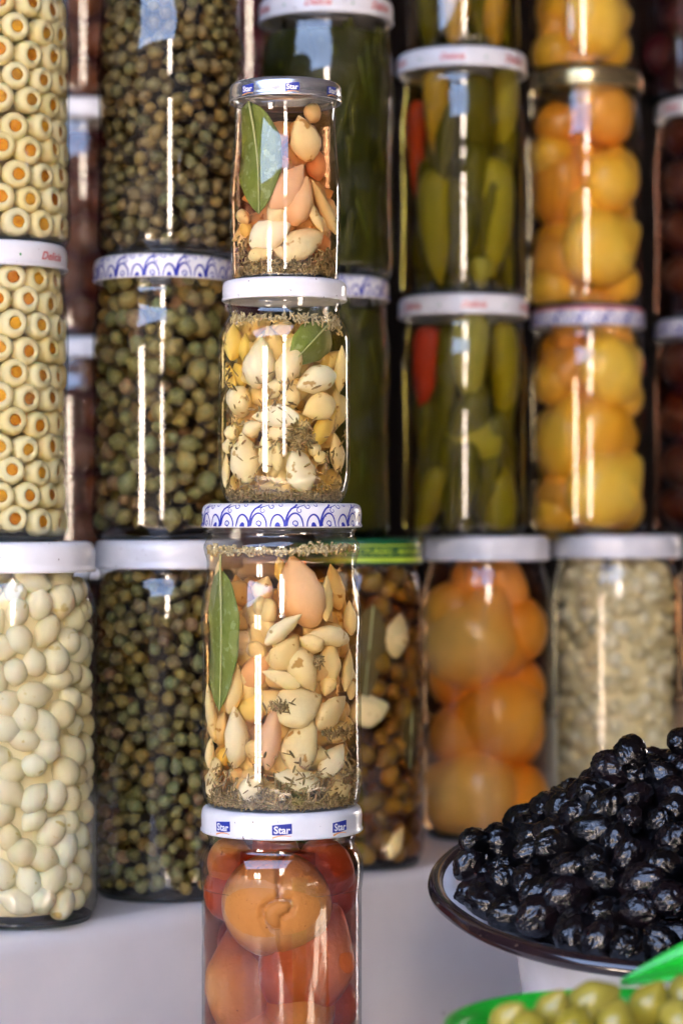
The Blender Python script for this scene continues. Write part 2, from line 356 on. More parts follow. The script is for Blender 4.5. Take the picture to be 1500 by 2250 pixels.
def spiral(cx, cz, r0, r1, a0, a1, n=14): return [(cx + (r0 + (r1 - r0) * i / n) * math.cos(R_(a0 + (a1 - a0) * i / n)), cz + (r0 + (r1 - r0) * i / n) * math.sin(R_(a0 + (a1 - a0) * i / n))) for i in range(n + 1)]
def swirl_print(lid, R, h, off=0.):
    """cobalt arches, dots and tendrils printed right round the lid skirt"""
    prof = lid_outer(R, h); V, Fc = [], []
    n = 14; p = 2 * PI * R / n; s = h / 54.      # one repeat is drawn 78 wide, 54 high
    sx = p / 78.
    def put(v, f):
        b = len(V); V.extend(v); Fc.extend(tuple(i + b for i in q) for q in f)
    for k in range(n):
        ox = k * p + off
        def T(path, w0, w1=None):
            v, f = ribbon([(x * sx + ox, z * s) for x, z in path], w0 * s * 1.35, (w0 if w1 is None else w1) * s * 1.35); put(v, f)
        T(arc(0, 3, 15, 26, 180, 0, 16), 2.2, 3.6)                     # first arch
        b = arc(0, 3, 6, 9.5, 180, 0, 10)                              # its dot
        put([(x * sx + ox, z * s) for x, z in b], [tuple(range(len(b)))])
        T(arc(37, 3, 17.5, 29, 185, 0, 18), 3.4, 2.2)                  # second arch
        T(spiral(37, 10, 6.5, 4.0, -95, 300, 18), 2.0, 1.4)            # its curl
        T([(16, 3), (17, 14), (19.5, 24), (23, 33), (29, 41), (37, 46), (43, 51)], 3.6, 2.6)   # rising stem
        T([(28, 41), (38, 44), (50, 47), (60, 50)], 1.3, 1.0)
        T(spiral(47, 38, 7, 2.5, 100, 420, 14), 1.5, 1.1)              # hanging tendril
        T(spiral(66, 47, 6.5, 2, 170, 480, 12), 1.6, 1.1)
        T(spiral(8, 50.5, 5, 2, 180, 400, 10), 1.4, 1.0)
    me = mesh('swirl_print', wrap(V, prof), Fc, M['blue'], False)
    return link('swirl_print', me, lid)
FONT_CACHE = {}
def text2d(s, size, bold=0., shear=0.):
    key = (s, size, bold, shear)
    if key not in FONT_CACHE:
        cu = bpy.data.curves.new('lettering', 'FONT'); cu.body = s; cu.size = size; cu.offset = bold; cu.shear = shear; cu.align_x = 'CENTER'; cu.resolution_u = 3
        o = bpy.data.objects.new('lettering', cu); C.objects.link(o)
        dg = bpy.context.evaluated_depsgraph_get(); me = bpy.data.meshes.new_from_object(o.evaluated_get(dg))
        v, f = raw(me); bpy.data.objects.remove(o); FONT_CACHE[key] = (v, f)
    return FONT_CACHE[key]
def put_text(lid, prof, s, size, x, z, mat, bold=0., shear=0., slope=0., name='lettering', eps=.0004):
    v, f = text2d(s, size, bold, shear); v = v.copy()
    return link(name, mesh(name, wrap([(a + x, b + z + slope * a) for a, b, _ in v], prof, eps), f, mat, False), lid)
def star_logo(lid, R, h, ang, slope=0.):
    """blue flag with the word on it and an orange sweep under it"""
    prof = lid_outer(R, h); x0 = R * R_(ang); wd = h * .74; ht = h * .37; zc = h * .40
    n = 8; V = []
    for i in range(n + 1):
        t = i / n; x = (t - .5) * wd; lo = -.5 * ht - .10 * ht * math.sin(t * PI * 1.1) * .6 + .12 * ht * t; hi = .5 * ht + .16 * ht * t
        if i == 0: lo, hi = -.5 * ht, .48 * ht
        V += [(x0 + x + .06 * wd * (0 if i < n else .3), zc + lo + slope * x), (x0 + x, zc + hi + slope * x)]
    Fc = [(2 * i, 2 * i + 2, 2 * i + 3, 2 * i + 1) for i in range(n)]
    lg = link('logo', mesh('logo', wrap(V, prof, .0003), Fc, M['star_blue'], False), lid)
    put_text(lid, prof, 'Star', ht * 1.02, x0, zc - ht * .33, M['print_white'], bold=ht * .028, slope=slope, eps=.0005)
    v, f = ribbon([(x0 + (t - .5) * wd * .96, zc - ht * .66 + ht * .16 * math.sin(t * PI) - (1 - t) * .12 * ht) for t in [i / 8 for i in range(9)]], ht * .16, ht * .05)
    link('logo_sweep', mesh('logo_sweep', wrap(v, prof, .0003), f, M['orange_print'], False), lid)
def word_print(lid, R, h, start, n=6, word='Delicia'):
    prof = lid_outer(R, h)
    for k in range(n):
        a = R * (start + 2 * PI * k / n)
        put_text(lid, prof, word, h * .44, a, h * .30, M['red_print'], shear=.35, bold=.0001)
        b = arc(0, 0, h * .045, h * .055, 0, 330, 8); put_a = a + R * PI / n
        link('dot', mesh('dot', wrap([(x + put_a, z + h * .42) for x, z in b], prof, .0004), [tuple(range(len(b)))], M['green_print'], False), lid)

# ------------------------------------------------------------------ jars
JARS = {}
def make_jar(key, label, px, D, z0, prof, Rl, hl, lidmat, liq=None, liq_top=None, group=None, turn=0., noglass=False):
    """prof: (radius, height above the foot) from foot to mouth; the lid sits on the mouth"""
    x = (px - 750) / F * D; t = thing('glass_jar', label, 'jar', (x, D, z0), group)
    body = smooth_prof(prof, 4)
    pr = [(0, prof[0][1] + .003), (prof[0][0] * .80, prof[0][1] + .0025)] + body
    v, f = lathe(pr, 96); link('glass_body', mesh('glass_body', v, f, M['glass']), t)
    fr_ = prof[0][0]; v, f = lathe([(fr_ * .72, .0022), (fr_ * .97, .0018), (min(fr_ * 1.035, prof[1][0] * 1.002), .0026), (fr_ * 1.0, .0034), (fr_ * .7, .0038), (0, .0040)], 64)
    link('base', mesh('base', v, f, M['base_glass']), t)
    top = max(z for r, z in prof); lid = None
    if lidmat is not None:
        lid = link('lid', lid_mesh(Rl, hl, M[lidmat]), t, loc=(0, 0, top - hl * .72)); lid.rotation_euler.z = turn
    if liq:
        lt = liq_top if liq_top else top * .93
        q = [(max(r - .0009, .002), max(z, .0035)) for r, z in body if z < lt]; q = [(0, .0035)] + q
        rr = q[-1][0]; q += [(rr, lt), (0, lt)]
        v, f = lathe(q, 48); link('brine' if 'brine' in M[liq].name else 'oil', mesh('liquid_fill', v, f, M[liq]), t)
    j = dict(t=t, lid=lid, x=x, y=D, z=z0, prof=body, R=max(r for r, z in prof), Rl=Rl, hl=hl, top=top, lid_top=z0 + top - hl * .72 + hl, px=px, D=D)
    JARS[key] = j; return j
def jr(j, zz):                 # inner radius of a jar at world height zz
    return interp_r(j['prof'], min(max(zz - j['z'], .004), j['top'])) - .0013
def jar_prof(R, Rn, h, sh=.20, foot=.80, waist=0.):
    """ordinary straight jar: rounded foot, round shoulder, threaded neck"""
    nk = .016; zs = h - nk
    return [(R * foot, 0), (R * .93, h * .012), (R * .985, h * .04), (R, h * .085), (R * (1 - waist), h * .30), (R * (1 - waist), h * .5), (R, zs - h * sh), (R * .992, zs - h * sh * .62), (R * .95, zs - h * sh * .25), (Rn * 1.01, zs - .002), (Rn, zs + .002), (Rn * 1.025, zs + .0045), (Rn, zs + .0075), (Rn * .985, h)]
SZ = CZ - .2190                # counter top
LZ = CZ - .3400                # lower ledge
k1 = 1.24 / F                  # metres per photo pixel in the front stack
def px_prof(pts, k, ybase):    # (half width px, photo row) listed foot -> mouth
    return [(r * k, (ybase - y) * k) for r, y in pts]

# front stack (all at 1.24 m, each standing on the lid of the one below)
def zrow(y, D=1.24): return CZ + (HOR - y) / F * D
b4 = LZ; h4 = zrow(1783) - b4
J4 = make_jar('j4', 'bottom jar of the front stack, big orange brown fruit in red brine', 619, 1.24, b4,
    [(.036, 0), (.039, .002), (.0405, .006), (.0408, .02), (.0408, .07), (.0408, zrow(1975) - b4), (.0412, zrow(1945) - b4), (.0417, zrow(1915) - b4), (.0414, zrow(1890) - b4), (.0398, zrow(1868) - b4), (.0378, zrow(1856) - b4), (.0374, zrow(1842) - b4), (.038, zrow(1830) - b4), (.0374, h4)],
    178 * k1, 57 * k1, 'white', 'red_brine', zrow(1862) - b4)
b3 = J4['lid_top'] - .0016
J3 = make_jar('j3', 'sharp large garlic jar third down in the front stack, swirl lid', 619, 1.24, b3,
    [(140 * k1, 0), (158 * k1, 4 * k1), (170 * k1, 18 * k1), (176 * k1, 48 * k1), (177 * k1, 90 * k1), (174 * k1, 200 * k1), (174 * k1, 330 * k1), (177.5 * k1, 405 * k1), (177 * k1, 432 * k1), (171 * k1, 470 * k1), (164 * k1, 510 * k1), (164 * k1, 540 * k1), (170 * k1, 563 * k1), (171 * k1, 575 * k1), (165 * k1, 589 * k1), (161 * k1, 597 * k1), (161 * k1, 604 * k1), (164.5 * k1, 610 * k1), (160 * k1, 620 * k1), (158 * k1, 653 * k1)],
    176 * k1, 53 * k1, 'white', 'oil', 572 * k1)
b2 = J3['lid_top'] - .0015
J2 = make_jar('j2', 'round shouldered garlic jar second down in the front stack, plain white lid', 625, 1.24, b2,
    [(100 * k1, 0), (116 * k1, 3 * k1), (130 * k1, 18 * k1), (140 * k1, 46 * k1), (144.5 * k1, 90 * k1), (145 * k1, 180 * k1), (144 * k1, 290 * k1), (144.5 * k1, 350 * k1), (141 * k1, 378 * k1), (131 * k1, 402 * k1), (122 * k1, 418 * k1), (120 * k1, 432 * k1), (122.5 * k1, 440 * k1), (121 * k1, 452 * k1), (118 * k1, 481 * k1)],
    137.5 * k1, 45 * k1, 'white', 'oil_clear', 400 * k1)
b1 = J2['lid_top'] - .0015
J1 = make_jar('j1', 'top jar of the front stack, garlic and bay under a silver lid', 627, 1.24, b1,
    [(104 * k1, 0), (112 * k1, 3 * k1), (117 * k1, 14 * k1), (118.5 * k1, 40 * k1), (120.5 * k1, 110 * k1), (121.5 * k1, 190 * k1), (119.5 * k1, 230 * k1), (115 * k1, 280 * k1), (111 * k1, 330 * k1), (110 * k1, 365 * k1), (111.5 * k1, 385 * k1), (108 * k1, 392 * k1), (110 * k1, 398 * k1), (108 * k1, 427 * k1)],
    124 * k1, 42 * k1, 'silver', 'oil_amber', 378 * k1)
swirl_print(J3['lid'], J3['Rl'], J3['hl'], off=-.5 * 176 * k1 * 2 * PI / 14 * .12)
for a, s in ((-44, -.03), (1.5, 0.), (46, .04)): star_logo(J4['lid'], J4['Rl'], J4['hl'], a)
for a in (-40, 8, 56): star_logo(J1['lid'], J1['Rl'], J1['hl'], a)

# the rows on the counter; columns recede to the right
CD = [1.31, 1.40, 1.52, 1.65, 1.74, 1.84]
R1B, R1L, H1 = .0440, .0432, .2044
R2B, R2L, H2 = .0412, .0408, .1630
def row1(key, label, px, D, lid='white', liq='clear_brine', Rb=R1B, Rl=R1L):
    hl = .0165; h = H1 - hl * .28
    return make_jar(key, label, px, D, SZ, jar_prof(Rb, Rb * .90, h, .15, .90), Rl, hl, lid, liq, h * .925)
def row2(key, label, px, D, z0, lid='white', liq='dark_brine', Rb=R2B, Rl=R2L, H=H2, waist=.02, sh=.24):
    hl = .0140; h = H - hl * .28
    return make_jar(key, label, px, D, z0, jar_prof(Rb, Rb * .93, h, sh, .90, waist), Rl, hl, lid, liq, h * .91)
ON = row1('onion', 'tall jar of white pearl onions at the near end of the counter', 36, CD[0], liq='clear_brine')
CA = row1('caper1', 'tall jar packed with green capers standing on the counter, plain white lid', 371, CD[1], liq='dark_brine')
MX = row1('mixed', 'jar of mixed olives with a dark green lettered lid behind the stack', 778, CD[2], lid='green_lid', liq='brown_brine', Rl=.0430)
LM = row1('lemon1', 'tall jar of big orange preserved lemons on the counter, white lid', 1068, CD[3], liq='orange_brine')
RI = row1('rice', 'tall jar of pale chopped vegetable on the counter behind the black olives', 1352, CD[4], liq='clear_brine', Rb=.0455, Rl=.0465)
EX = row1('lemon0', 'orange preserved lemon jar mostly cut off at the far end of the counter', 1618, CD[5], liq='orange_brine')
z2 = ON['lid_top'] - .001
OL = row2('olive2', 'lower jar of orange stuffed white olives, red lettered white lid', -14, CD[0] + .02, z2, liq='clear_brine')
C2 = row2('caper2', 'middle caper jar with blue swirl lid left of the front stack', 360, CD[1], z2)
G2 = row2('green2', 'dark green jar with blue swirl lid behind the second garlic jar', 713, CD[2], z2, liq='green_brine')
P2 = row2('pepper2', 'lower jar of green pickled peppers with one red pepper', 1018, CD[3], z2, liq='green_brine', Rb=.0427, Rl=.0446)
L2 = row2('lemon2', 'lower jar of yellow lemons with red and blue patterned lid', 1291, CD[4], z2, liq='lemon_brine', Rb=.0418)
B2 = row2('brown2', 'lower brown fruit jar cut off by the picture edge', 1556, CD[5], z2, liq='brown_brine')
z3 = C2['lid_top'] - .001
OU = row2('olive3', 'upper jar of orange stuffed white olives, lid out of view', -8, CD[0] + .03, z3, liq='clear_brine')
C3 = row2('caper3', 'upper jar of dark brownish capers standing on a swirl lid', 376, CD[1], z3, Rb=.0425, H=.168)
G3 = row2('green3', 'upper dark green jar with red lettered white lid', 716, CD[2], z3, liq='green_brine', H=.175, Rb=.043, Rl=.0425)
P3 = row2('pepper3', 'upper jar of long green pickled peppers, red lettered white lid', 1014, CD[3], z3, liq='green_brine', H=.166, Rb=.0427, Rl=.0446)
L3 = row2('lemon3', 'upper jar of yellow lemons under a gold lid', 1282, CD[4], z3, lid='gold', Rl=.0424, liq='lemon_brine', Rb=.0418, H=.170)
B3 = row2('brown3', 'upper brown fruit jar cut off by the picture edge', 1556, CD[5], z3, liq='brown_brine', H=.167)
P4 = row2('pepper4', 'topmost jar of amber pickled peppers, cut off by the top edge', 1016, CD[3], P3['lid_top'] - .001, liq='green_brine', Rb=.0392)
L4 = row2('lemon4', 'topmost jar of yellow lemons standing on the gold lid', 1275, CD[4], L3['lid_top'] - .001, liq='lemon_brine', Rb=.0380)
B4 = row2('purple4', 'topmost dark purple fruit jar beside the yellow lemons', 1512, CD[5], B3['lid_top'] - .001, liq='brown_brine', Rb=.039)
for j, o in ((C2, .006), (G2, .002)): swirl_print(j['lid'], j['Rl'], j['hl'], off=o)
swirl_print(L2['lid'], L2['Rl'], L2['hl'], off=.004); swirl_print(B2['lid'], B2['Rl'], B2['hl'], off=.004)
for j, s in ((OL, -.02), (G3, -.12), (P3, -.2), (P2, .1), (B3, .1)): word_print(j['lid'], j['Rl'], j['hl'], s)
def lid_band(j, z0, z1, mat, name='band'):
    pr = lid_outer(j['Rl'], j['hl']); h = j['hl']
    v, f = lathe([(interp_r(pr, z) + .00035, z) for z in np.linspace(h * z0, h * z1, 5)], 80); link(name, mesh(name, v, f, M[mat]), j['lid'])
lid_band(L2, .80, .93, 'red_print', 'red_band')
lid_band(MX, .10, .28, 'yellow_print'); lid_band(MX, .70, .76, 'yellow_print')
pr = lid_outer(MX['Rl'], MX['hl']); q = 'MANUFACTURERS - '
put_text(MX['lid'], pr, q * 3, MX['hl'] * .33, MX['Rl'] * .10, MX['hl'] * .38, M['yellow_print'], bold=.0001)

# ------------------------------------------------------------------ what is in the jars
def at_glass(j, px, py, half, depth=0.):
    """point inside jar j seen at pixel (px,py), its piece of half-thickness half touching the front glass"""
    D = j['y'] - .03
    for _ in range(4):
        x = (px - 750) / F * D; z = CZ + (HOR - py) / F * D
        rr = max(jr(j, z) - half - depth, .002); dx = max(-rr * .985, min(rr * .985, x - j['x']))
        y = j['y'] - math.sqrt(max(rr * rr - dx * dx, 0)); D = y
    return Vector((j['x'] + dx, y, z)), math.atan2(dx, j['y'] - y + 1e-6)
ORD = ['zeroth', 'first', 'second', 'third', 'fourth', 'fifth', 'sixth', 'seventh', 'eighth', 'ninth', 'tenth', 'eleventh', 'twelfth', 'thirteenth']
def clove_list(j, zoom, rows, group):
    sx, sy, sc = zoom
    for i, (cx, cy_, ln, wd, ang, dep, tone, lab) in enumerate(rows):
        px, py = sx + cx / sc, sy + cy_ / sc; k = (j['y'] - .03) / F
        L_, W_ = ln / sc * k * 1.05, wd / sc * k * 1.12; th = min(W_ * .86, .017)
        p, phi = at_glass(j, px, py, th * .5, dep * .012)
        rot = Euler((0, 0, phi * .85)).to_matrix() @ Euler((0, R_(90 - ang), 0)).to_matrix() @ Euler((random.uniform(-.12, .12), 0, random.uniform(-.3, .3))).to_matrix()
        me = CL[tone][i % 7]
        o = link('garlic_clove', me); o.matrix_world = Matrix.LocRotScale(p, rot.to_quaternion(), Vector((W_, th, L_)))
        tag(o, 'garlic clove ' + lab, 'garlic clove', group)
c, pk, ye, pa = 'clove', 'clove_pink', 'clove_yellow', 'clove_pale'
G_3, G_2, G_1 = 'garlic cloves in the large jar', 'garlic cloves in the round shouldered jar', 'garlic cloves in the silver lidded jar'
clove_list(J3, (400, 1080, 3.041), [
 (660, 520, 170, 95, 95, 1, ye, 'peeping up yellow behind the big pinkish one, large jar'),
 (775, 675, 490, 300, 112, .1, pk, 'biggest and pinkish, tip up near the oil surface, large jar'),
 (545, 650, 170, 150, 60, 1, pa, 'pale and lumpy left of the big pinkish one, large jar'),
 (963, 712, 300, 84, 86, .2, c, 'very thin and upright near the top of large jar'),
 (1055, 640, 310, 130, 108, .5, c, 'tall with highest tip at the right shoulder of large jar'),
 (1050, 870, 200, 150, 80, .9, c, 'half hidden under the two upright ones, large jar'),
 (1162, 845, 230, 95, 98, .1, c, 'against the right glass below the shoulder, large jar'),
 (985, 958, 310, 150, 168, .15, pa, 'lying level with its tip pointing left, upper half of large jar'),
 (672, 915, 300, 115, 42, .1, pa, 'thin slanted and white edged under the big pinkish one, large jar'),
 (690, 1080, 250, 165, 52, .15, c, 'slanted below the thin white edged one, large jar'),
 (862, 1012, 185, 140, 150, .4, pa, 'small and wedged at the middle of large jar'),
 (815, 1175, 320, 215, -58, .12, c, 'broad with tip pointing down right, centre of large jar'),
 (985, 1135, 260, 145, 96, .2, c, 'upright right of centre in large jar'),
 (975, 1300, 130, 115, -100, .3, c, 'short stub below the upright right one, large jar'),
 (1102, 1190, 290, 92, 70, .1, c, 'long and leaning near the right glass, large jar'),
 (1142, 1290, 200, 75, 76, 0, c, 'small sliver on the right glass, large jar'),
 (662, 1250, 260, 95, 158, .3, c, 'thin and level below centre pointing left, large jar'),
 (778, 1432, 330, 255, 28, 0, c, 'broad with a dark thyme sprig on its face, large jar'),
 (990, 1470, 310, 155, 42, .1, pa, 'smooth and slanted right of the thyme marked one, large jar'),
 (792, 1690, 400, 235, 78, 0, c, 'large teardrop standing tip up near the bottom centre, large jar'),
 (590, 1630, 440, 150, 84, .1, pk, 'narrow orange tinted standing upright, lower middle of large jar'),
 (368, 1640, 400, 180, 86, .05, pa, 'tall pale upright at lower left of large jar'),
 (345, 1315, 330, 130, 78, .2, c, 'tall beside the lower half of the bay leaf, large jar'),
 (490, 1420, 320, 190, 30, .7, ye, 'yellow and sunk behind the reflections, large jar'),
 (258, 1575, 250, 145, 62, .3, c, 'under the bay leaf tip, large jar'),
 (160, 1470, 370, 85, 96, 0, c, 'long sliver on the left glass beside the bay leaf tip, large jar'),
 (160, 1745, 200, 75, 88, 0, c, 'small sliver low on the left glass, large jar'),
 (1050, 1605, 270, 150, 15, .2, c, 'level with brownish blunt end, lower right of large jar'),
 (1008, 1805, 290, 155, 38, .05, pa, 'plump and slanted with one dark fleck, low right of large jar'),
 (765, 1935, 310, 150, 170, .05, pa, 'lying flat in the thyme at bottom centre, large jar'),
 (470, 1985, 230, 170, 50, .1, pa, 'white and cut, sitting in the thyme at the bottom, large jar'),
 (195, 1960, 230, 130, 108, 0, pa, 'pale in the lower left corner of large jar'),
 (210, 1830, 150, 110, 30, .2, pa, 'small knobbly above the lower left corner, large jar'),
 (1035, 1975, 210, 180, 120, .1, c, 'round ended at the bottom right of large jar'),
 (1135, 1850, 170, 130, 70, .3, c, 'low at the right glass above the thyme, large jar'),
 (500, 1190, 270, 160, 58, .6, pk, 'pink and translucent right of the bay leaf, large jar'),
 (188, 560, 190, 62, 98, .2, pa, 'pale strip behind the bay leaf stem, large jar'),
 (255, 1760, 150, 130, 50, .5, ye, 'yellowish and short behind lower left, large jar'),
 (690, 1600, 150, 110, 10, .8, c, 'orange and deep between the two lower upright ones, large jar'),
 (430, 1050, 240, 150, 70, .9, pk, 'deep and rosy in the left middle, large jar'),
 (1150, 1480, 160, 90, 80, .5, c, 'in the dark gap near the right glass, large jar')], G_3)
clove_list(J2, (440, 560, 3.409), [
 (205, 650, 280, 150, 95, .1, ye, 'bright yellow at the left shoulder, second jar'),
 (335, 690, 210, 120, 92, .6, ye, 'yellow and behind near the oil surface, second jar'),
 (455, 810, 380, 260, 80, 0, pa, 'largest and palest with rounded top, second jar'),
 (670, 805, 310, 180, 62, .1, pa, 'pointing up at the pale green leaf, second jar'),
 (300, 890, 240, 140, 130, .4, ye, 'yellow lower left of the largest pale one, second jar'),
 (205, 910, 260, 95, 130, .1, ye, 'slim yellow against the left glass, second jar'),
 (955, 775, 210, 150, 105, .6, ye, 'golden and half hidden below the leaf, second jar'),
 (860, 928, 340, 215, 192, 0, pa, 'fat with blunt right end and thyme whisker, second jar'),
 (1080, 850, 340, 95, 94, 0, c, 'long and upright along the right glass, second jar'),
 (885, 1142, 280, 185, 200, .02, c, 'yellowish oval lying under the fat one, second jar'),
 (285, 1092, 260, 225, 160, .02, pa, 'round faced at the left glass, second jar'),
 (668, 1065, 190, 150, 82, .2, c, 'small in the centre ringed by thyme, second jar'),
 (565, 1205, 350, 145, 176, .05, pa, 'level and white at the middle height, second jar'),
 (930, 1290, 360, 135, 48, .3, ye, 'long yellow diagonal at right, second jar'),
 (610, 1325, 220, 140, 20, .3, pa, 'whitish under the level one, second jar'),
 (325, 1520, 380, 205, 100, 0, pa, 'big white teardrop at lower left, second jar'),
 (492, 1480, 290, 110, 92, .2, c, 'upright right of the lower big white teardrop, second jar'),
 (572, 1505, 220, 75, 94, .2, c, 'slim upright at the lower centre, second jar'),
 (740, 1610, 340, 205, 112, 0, pa, 'cut surfaced and tilted at bottom centre, second jar'),
 (1022, 1480, 290, 125, 96, .05, pa, 'upright low on the right glass, second jar'),
 (845, 1440, 150, 110, 110, .3, pa, 'small stub amid the dark thyme tuft, second jar'),
 (208, 1430, 115, 95, 90, 0, pa, 'tiny round above the lower white teardrop, second jar'),
 (235, 1325, 130, 115, 60, .1, pa, 'tiny and knobby at the left middle, second jar'),
 (395, 1300, 170, 130, 20, .1, pa, 'small with pink root end left of centre, second jar'),
 (905, 1512, 130, 95, 20, .2, c, 'little yellowish near the bottom right, second jar'),
 (1070, 1110, 220, 90, 95, .2, c, 'dim at the right glass under the long one, second jar'),
 (162, 1610, 260, 65, 100, 0, pa, 'thin strip low on the left glass, second jar'),
 (560, 1000, 200, 130, 40, .5, pa, 'pale and deep above the centre thyme, second jar'),
 (1060, 1250, 180, 110, 80, .6, ye, 'deep by the right glass behind the diagonal, second jar')], G_2)
clove_list(J1, (440, 100, 3.409), [
 (840, 500, 170, 140, 60, .3, c, 'highest one just under the silver lid'),
 (782, 695, 340, 215, 108, 0, c, 'plump upright at the top beside the bay leaf, silver lidded jar'),
 (950, 730, 170, 120, 40, .5, pk, 'orange and deep at upper right, silver lidded jar'),
 (945, 880, 260, 160, 100, .4, pk, 'deep orange along the right side, silver lidded jar'),
 (655, 1060, 400, 200, 56, .05, pk, 'large rosy curved beside the leaf tip, silver lidded jar'),
 (735, 1160, 370, 200, 76, 0, pk, 'standing tip up in the middle, silver lidded jar'),
 (925, 1210, 450, 105, 120, .1, c, 'long slender diagonal at right, silver lidded jar'),
 (850, 1260, 290, 75, 122, .1, c, 'thin parallel to the long diagonal, silver lidded jar'),
 (305, 1290, 210, 115, 165, .1, c, 'level under the leaf at left, silver lidded jar'),
 (330, 1385, 180, 125, 170, .2, ye, 'yellow at the left below the level one, silver lidded jar'),
 (562, 1270, 170, 135, 140, .2, c, 'small rounded in the middle, silver lidded jar'),
 (520, 1410, 340, 205, 30, 0, pa, 'broad pale slanting in the reflection, silver lidded jar'),
 (770, 1480, 390, 225, 36, 0, c, 'big slanting at the bottom right, silver lidded jar'),
 (450, 1565, 210, 130, 15, 0, c, 'low among the thyme at left, silver lidded jar'),
 (945, 1490, 240, 145, 150, .3, pk, 'orange in the bottom right corner, silver lidded jar'),
 (285, 1470, 140, 110, 90, .1, c, 'small at the lower left glass, silver lidded jar'),
 (640, 1560, 190, 130, 160, .2, c, 'partly buried in thyme at bottom middle, silver lidded jar')], G_1)
def back_cloves(j, n, z0, z1, seed):    # the cloves further in, reading as one mass
    r = random.Random(seed); it = []; shp = [clove_shape(s) for s in range(40, 45)]
    for _ in range(n):
        z = r.uniform(z0, z1); a = r.uniform(0, 2 * PI); rr = (jr(j, z) - .008) * math.sqrt(r.uniform(0, 1))
        x, y = rr * math.sin(a), rr * math.cos(a)
        y = max(y, -math.sqrt(max(0, (jr(j, z) - .017) ** 2 - x * x))) if abs(x) < jr(j, z) - .017 else abs(y)
        v, f = shp[r.randrange(5)]; s = r.uniform(.9, 1.25)
        it.append((v, f, TRS((j['x'] + x, j['y'] + y, z), Euler((r.uniform(-1, 1), r.uniform(0, 6.28), r.uniform(0, 6.28))), (.012 * s, .011 * s, .021 * s))))
    return tag(link('garlic_cloves', join('garlic_cloves', it, M['clove'])), 'packed mass of garlic cloves deeper in the jar', 'garlic', kind='stuff')
back_cloves(J3, 210, J3['z'] + .008, zrow(1300), 1)
back_cloves(J2, 120, J2['z'] + .008, zrow(722), 2)
back_cloves(J1, 60, J1['z'] + .008, zrow(290), 3)

# bay leaves: lens shaped blades curved to the glass, with a midrib
def bay_leaf(j, top, bot, wd, label, depth=.0012, bend=0., fold=0., stem=.0, mt='leaf'):
    (x0, y0), (x1, y1) = top, bot; n, mm = 18, 8; V = []; Fc = []; rib = []
    k = (j['y'] - .035) / F; ln = math.hypot(x1 - x0, y1 - y0); nx, ny = (y1 - y0) / ln, -(x1 - x0) / ln
    for i in range(n + 1):
        t = i / n; wv = wd * .5 * (math.sin(PI * t ** .82) ** .75) * (1 + .03 * math.sin(23 * t)) + .5
        cxp = x0 + (x1 - x0) * t + bend * math.sin(PI * t) * nx; cyp = y0 + (y1 - y0) * t
        for q in range(-mm // 2, mm // 2 + 1):
            s = 2 * q / mm; px, py = cxp + nx * wv * s, cyp + ny * wv * s
            p, _ = at_glass(j, px, py, .0006, depth + abs(s) * .0006 + fold * max(0, s) * .006 + .0006 * math.sin(9 * t + 3 * s)); V.append(p)
        p, _ = at_glass(j, cxp, cyp, .0003, depth * .6); rib.append(p)
    w_ = mm + 1
    for i in range(n):
        for q in range(mm): a = i * w_ + q; Fc.append((a, a + 1, a + w_ + 1, a + w_))
    c0 = sum(V, Vector()) / len(V); t_ = thing('bay_leaf', label, 'bay leaf', c0)
    V2 = [v - c0 for v in V]; nn = len(V2); back = [v + Vector((0, .0005, 0)) for v in V2]
    edge = [i * w_ for i in range(n + 1)] + [n * w_ + q for q in range(1, w_)] + [i * w_ + w_ - 1 for i in range(n - 1, -1, -1)] + list(range(w_ - 2, 0, -1))
    F2 = Fc + [tuple(i + nn for i in reversed(f)) for f in Fc] + [(edge[i], edge[(i + 1) % len(edge)], edge[(i + 1) % len(edge)] + nn, edge[i] + nn) for i in range(len(edge))]
    link('blade', mesh('blade', V2 + back, F2, M[mt]), t_)
    if stem: rib.insert(0, at_glass(j, x0 - (x1 - x0) / ln * stem, y0 - (y1 - y0) / ln * stem, .0003, depth)[0])
    vv = []; ff = []
    for i, p in enumerate(rib):
        r_ = .00075 * (1 - .6 * i / len(rib))
        for a in range(5): vv.append(p - c0 + Vector((r_ * math.cos(a * 1.2566), r_ * .7 * math.sin(a * 1.2566), 0)))
    for i in range(len(rib) - 1):
        for a in range(5): ff.append((i * 5 + a, i * 5 + (a + 1) % 5, i * 5 + 5 + (a + 1) % 5, i * 5 + 5 + a))
    link('midrib', mesh('midrib', vv, ff, M['leaf_vein']), t_)
bay_leaf(J3, (484, 1250), (482, 1562), 80, 'long green bay leaf standing against the left glass of the large garlic jar', bend=3, stem=32)
bay_leaf(J1, (546, 222), (568, 470), 112, 'wide green bay leaf against the left glass of the silver lidded jar', bend=8)
bay_leaf(J2, (722, 712), (640, 800), 84, 'folded yellowish green leaf below the oil surface in the second garlic jar', depth=.004, fold=.5)

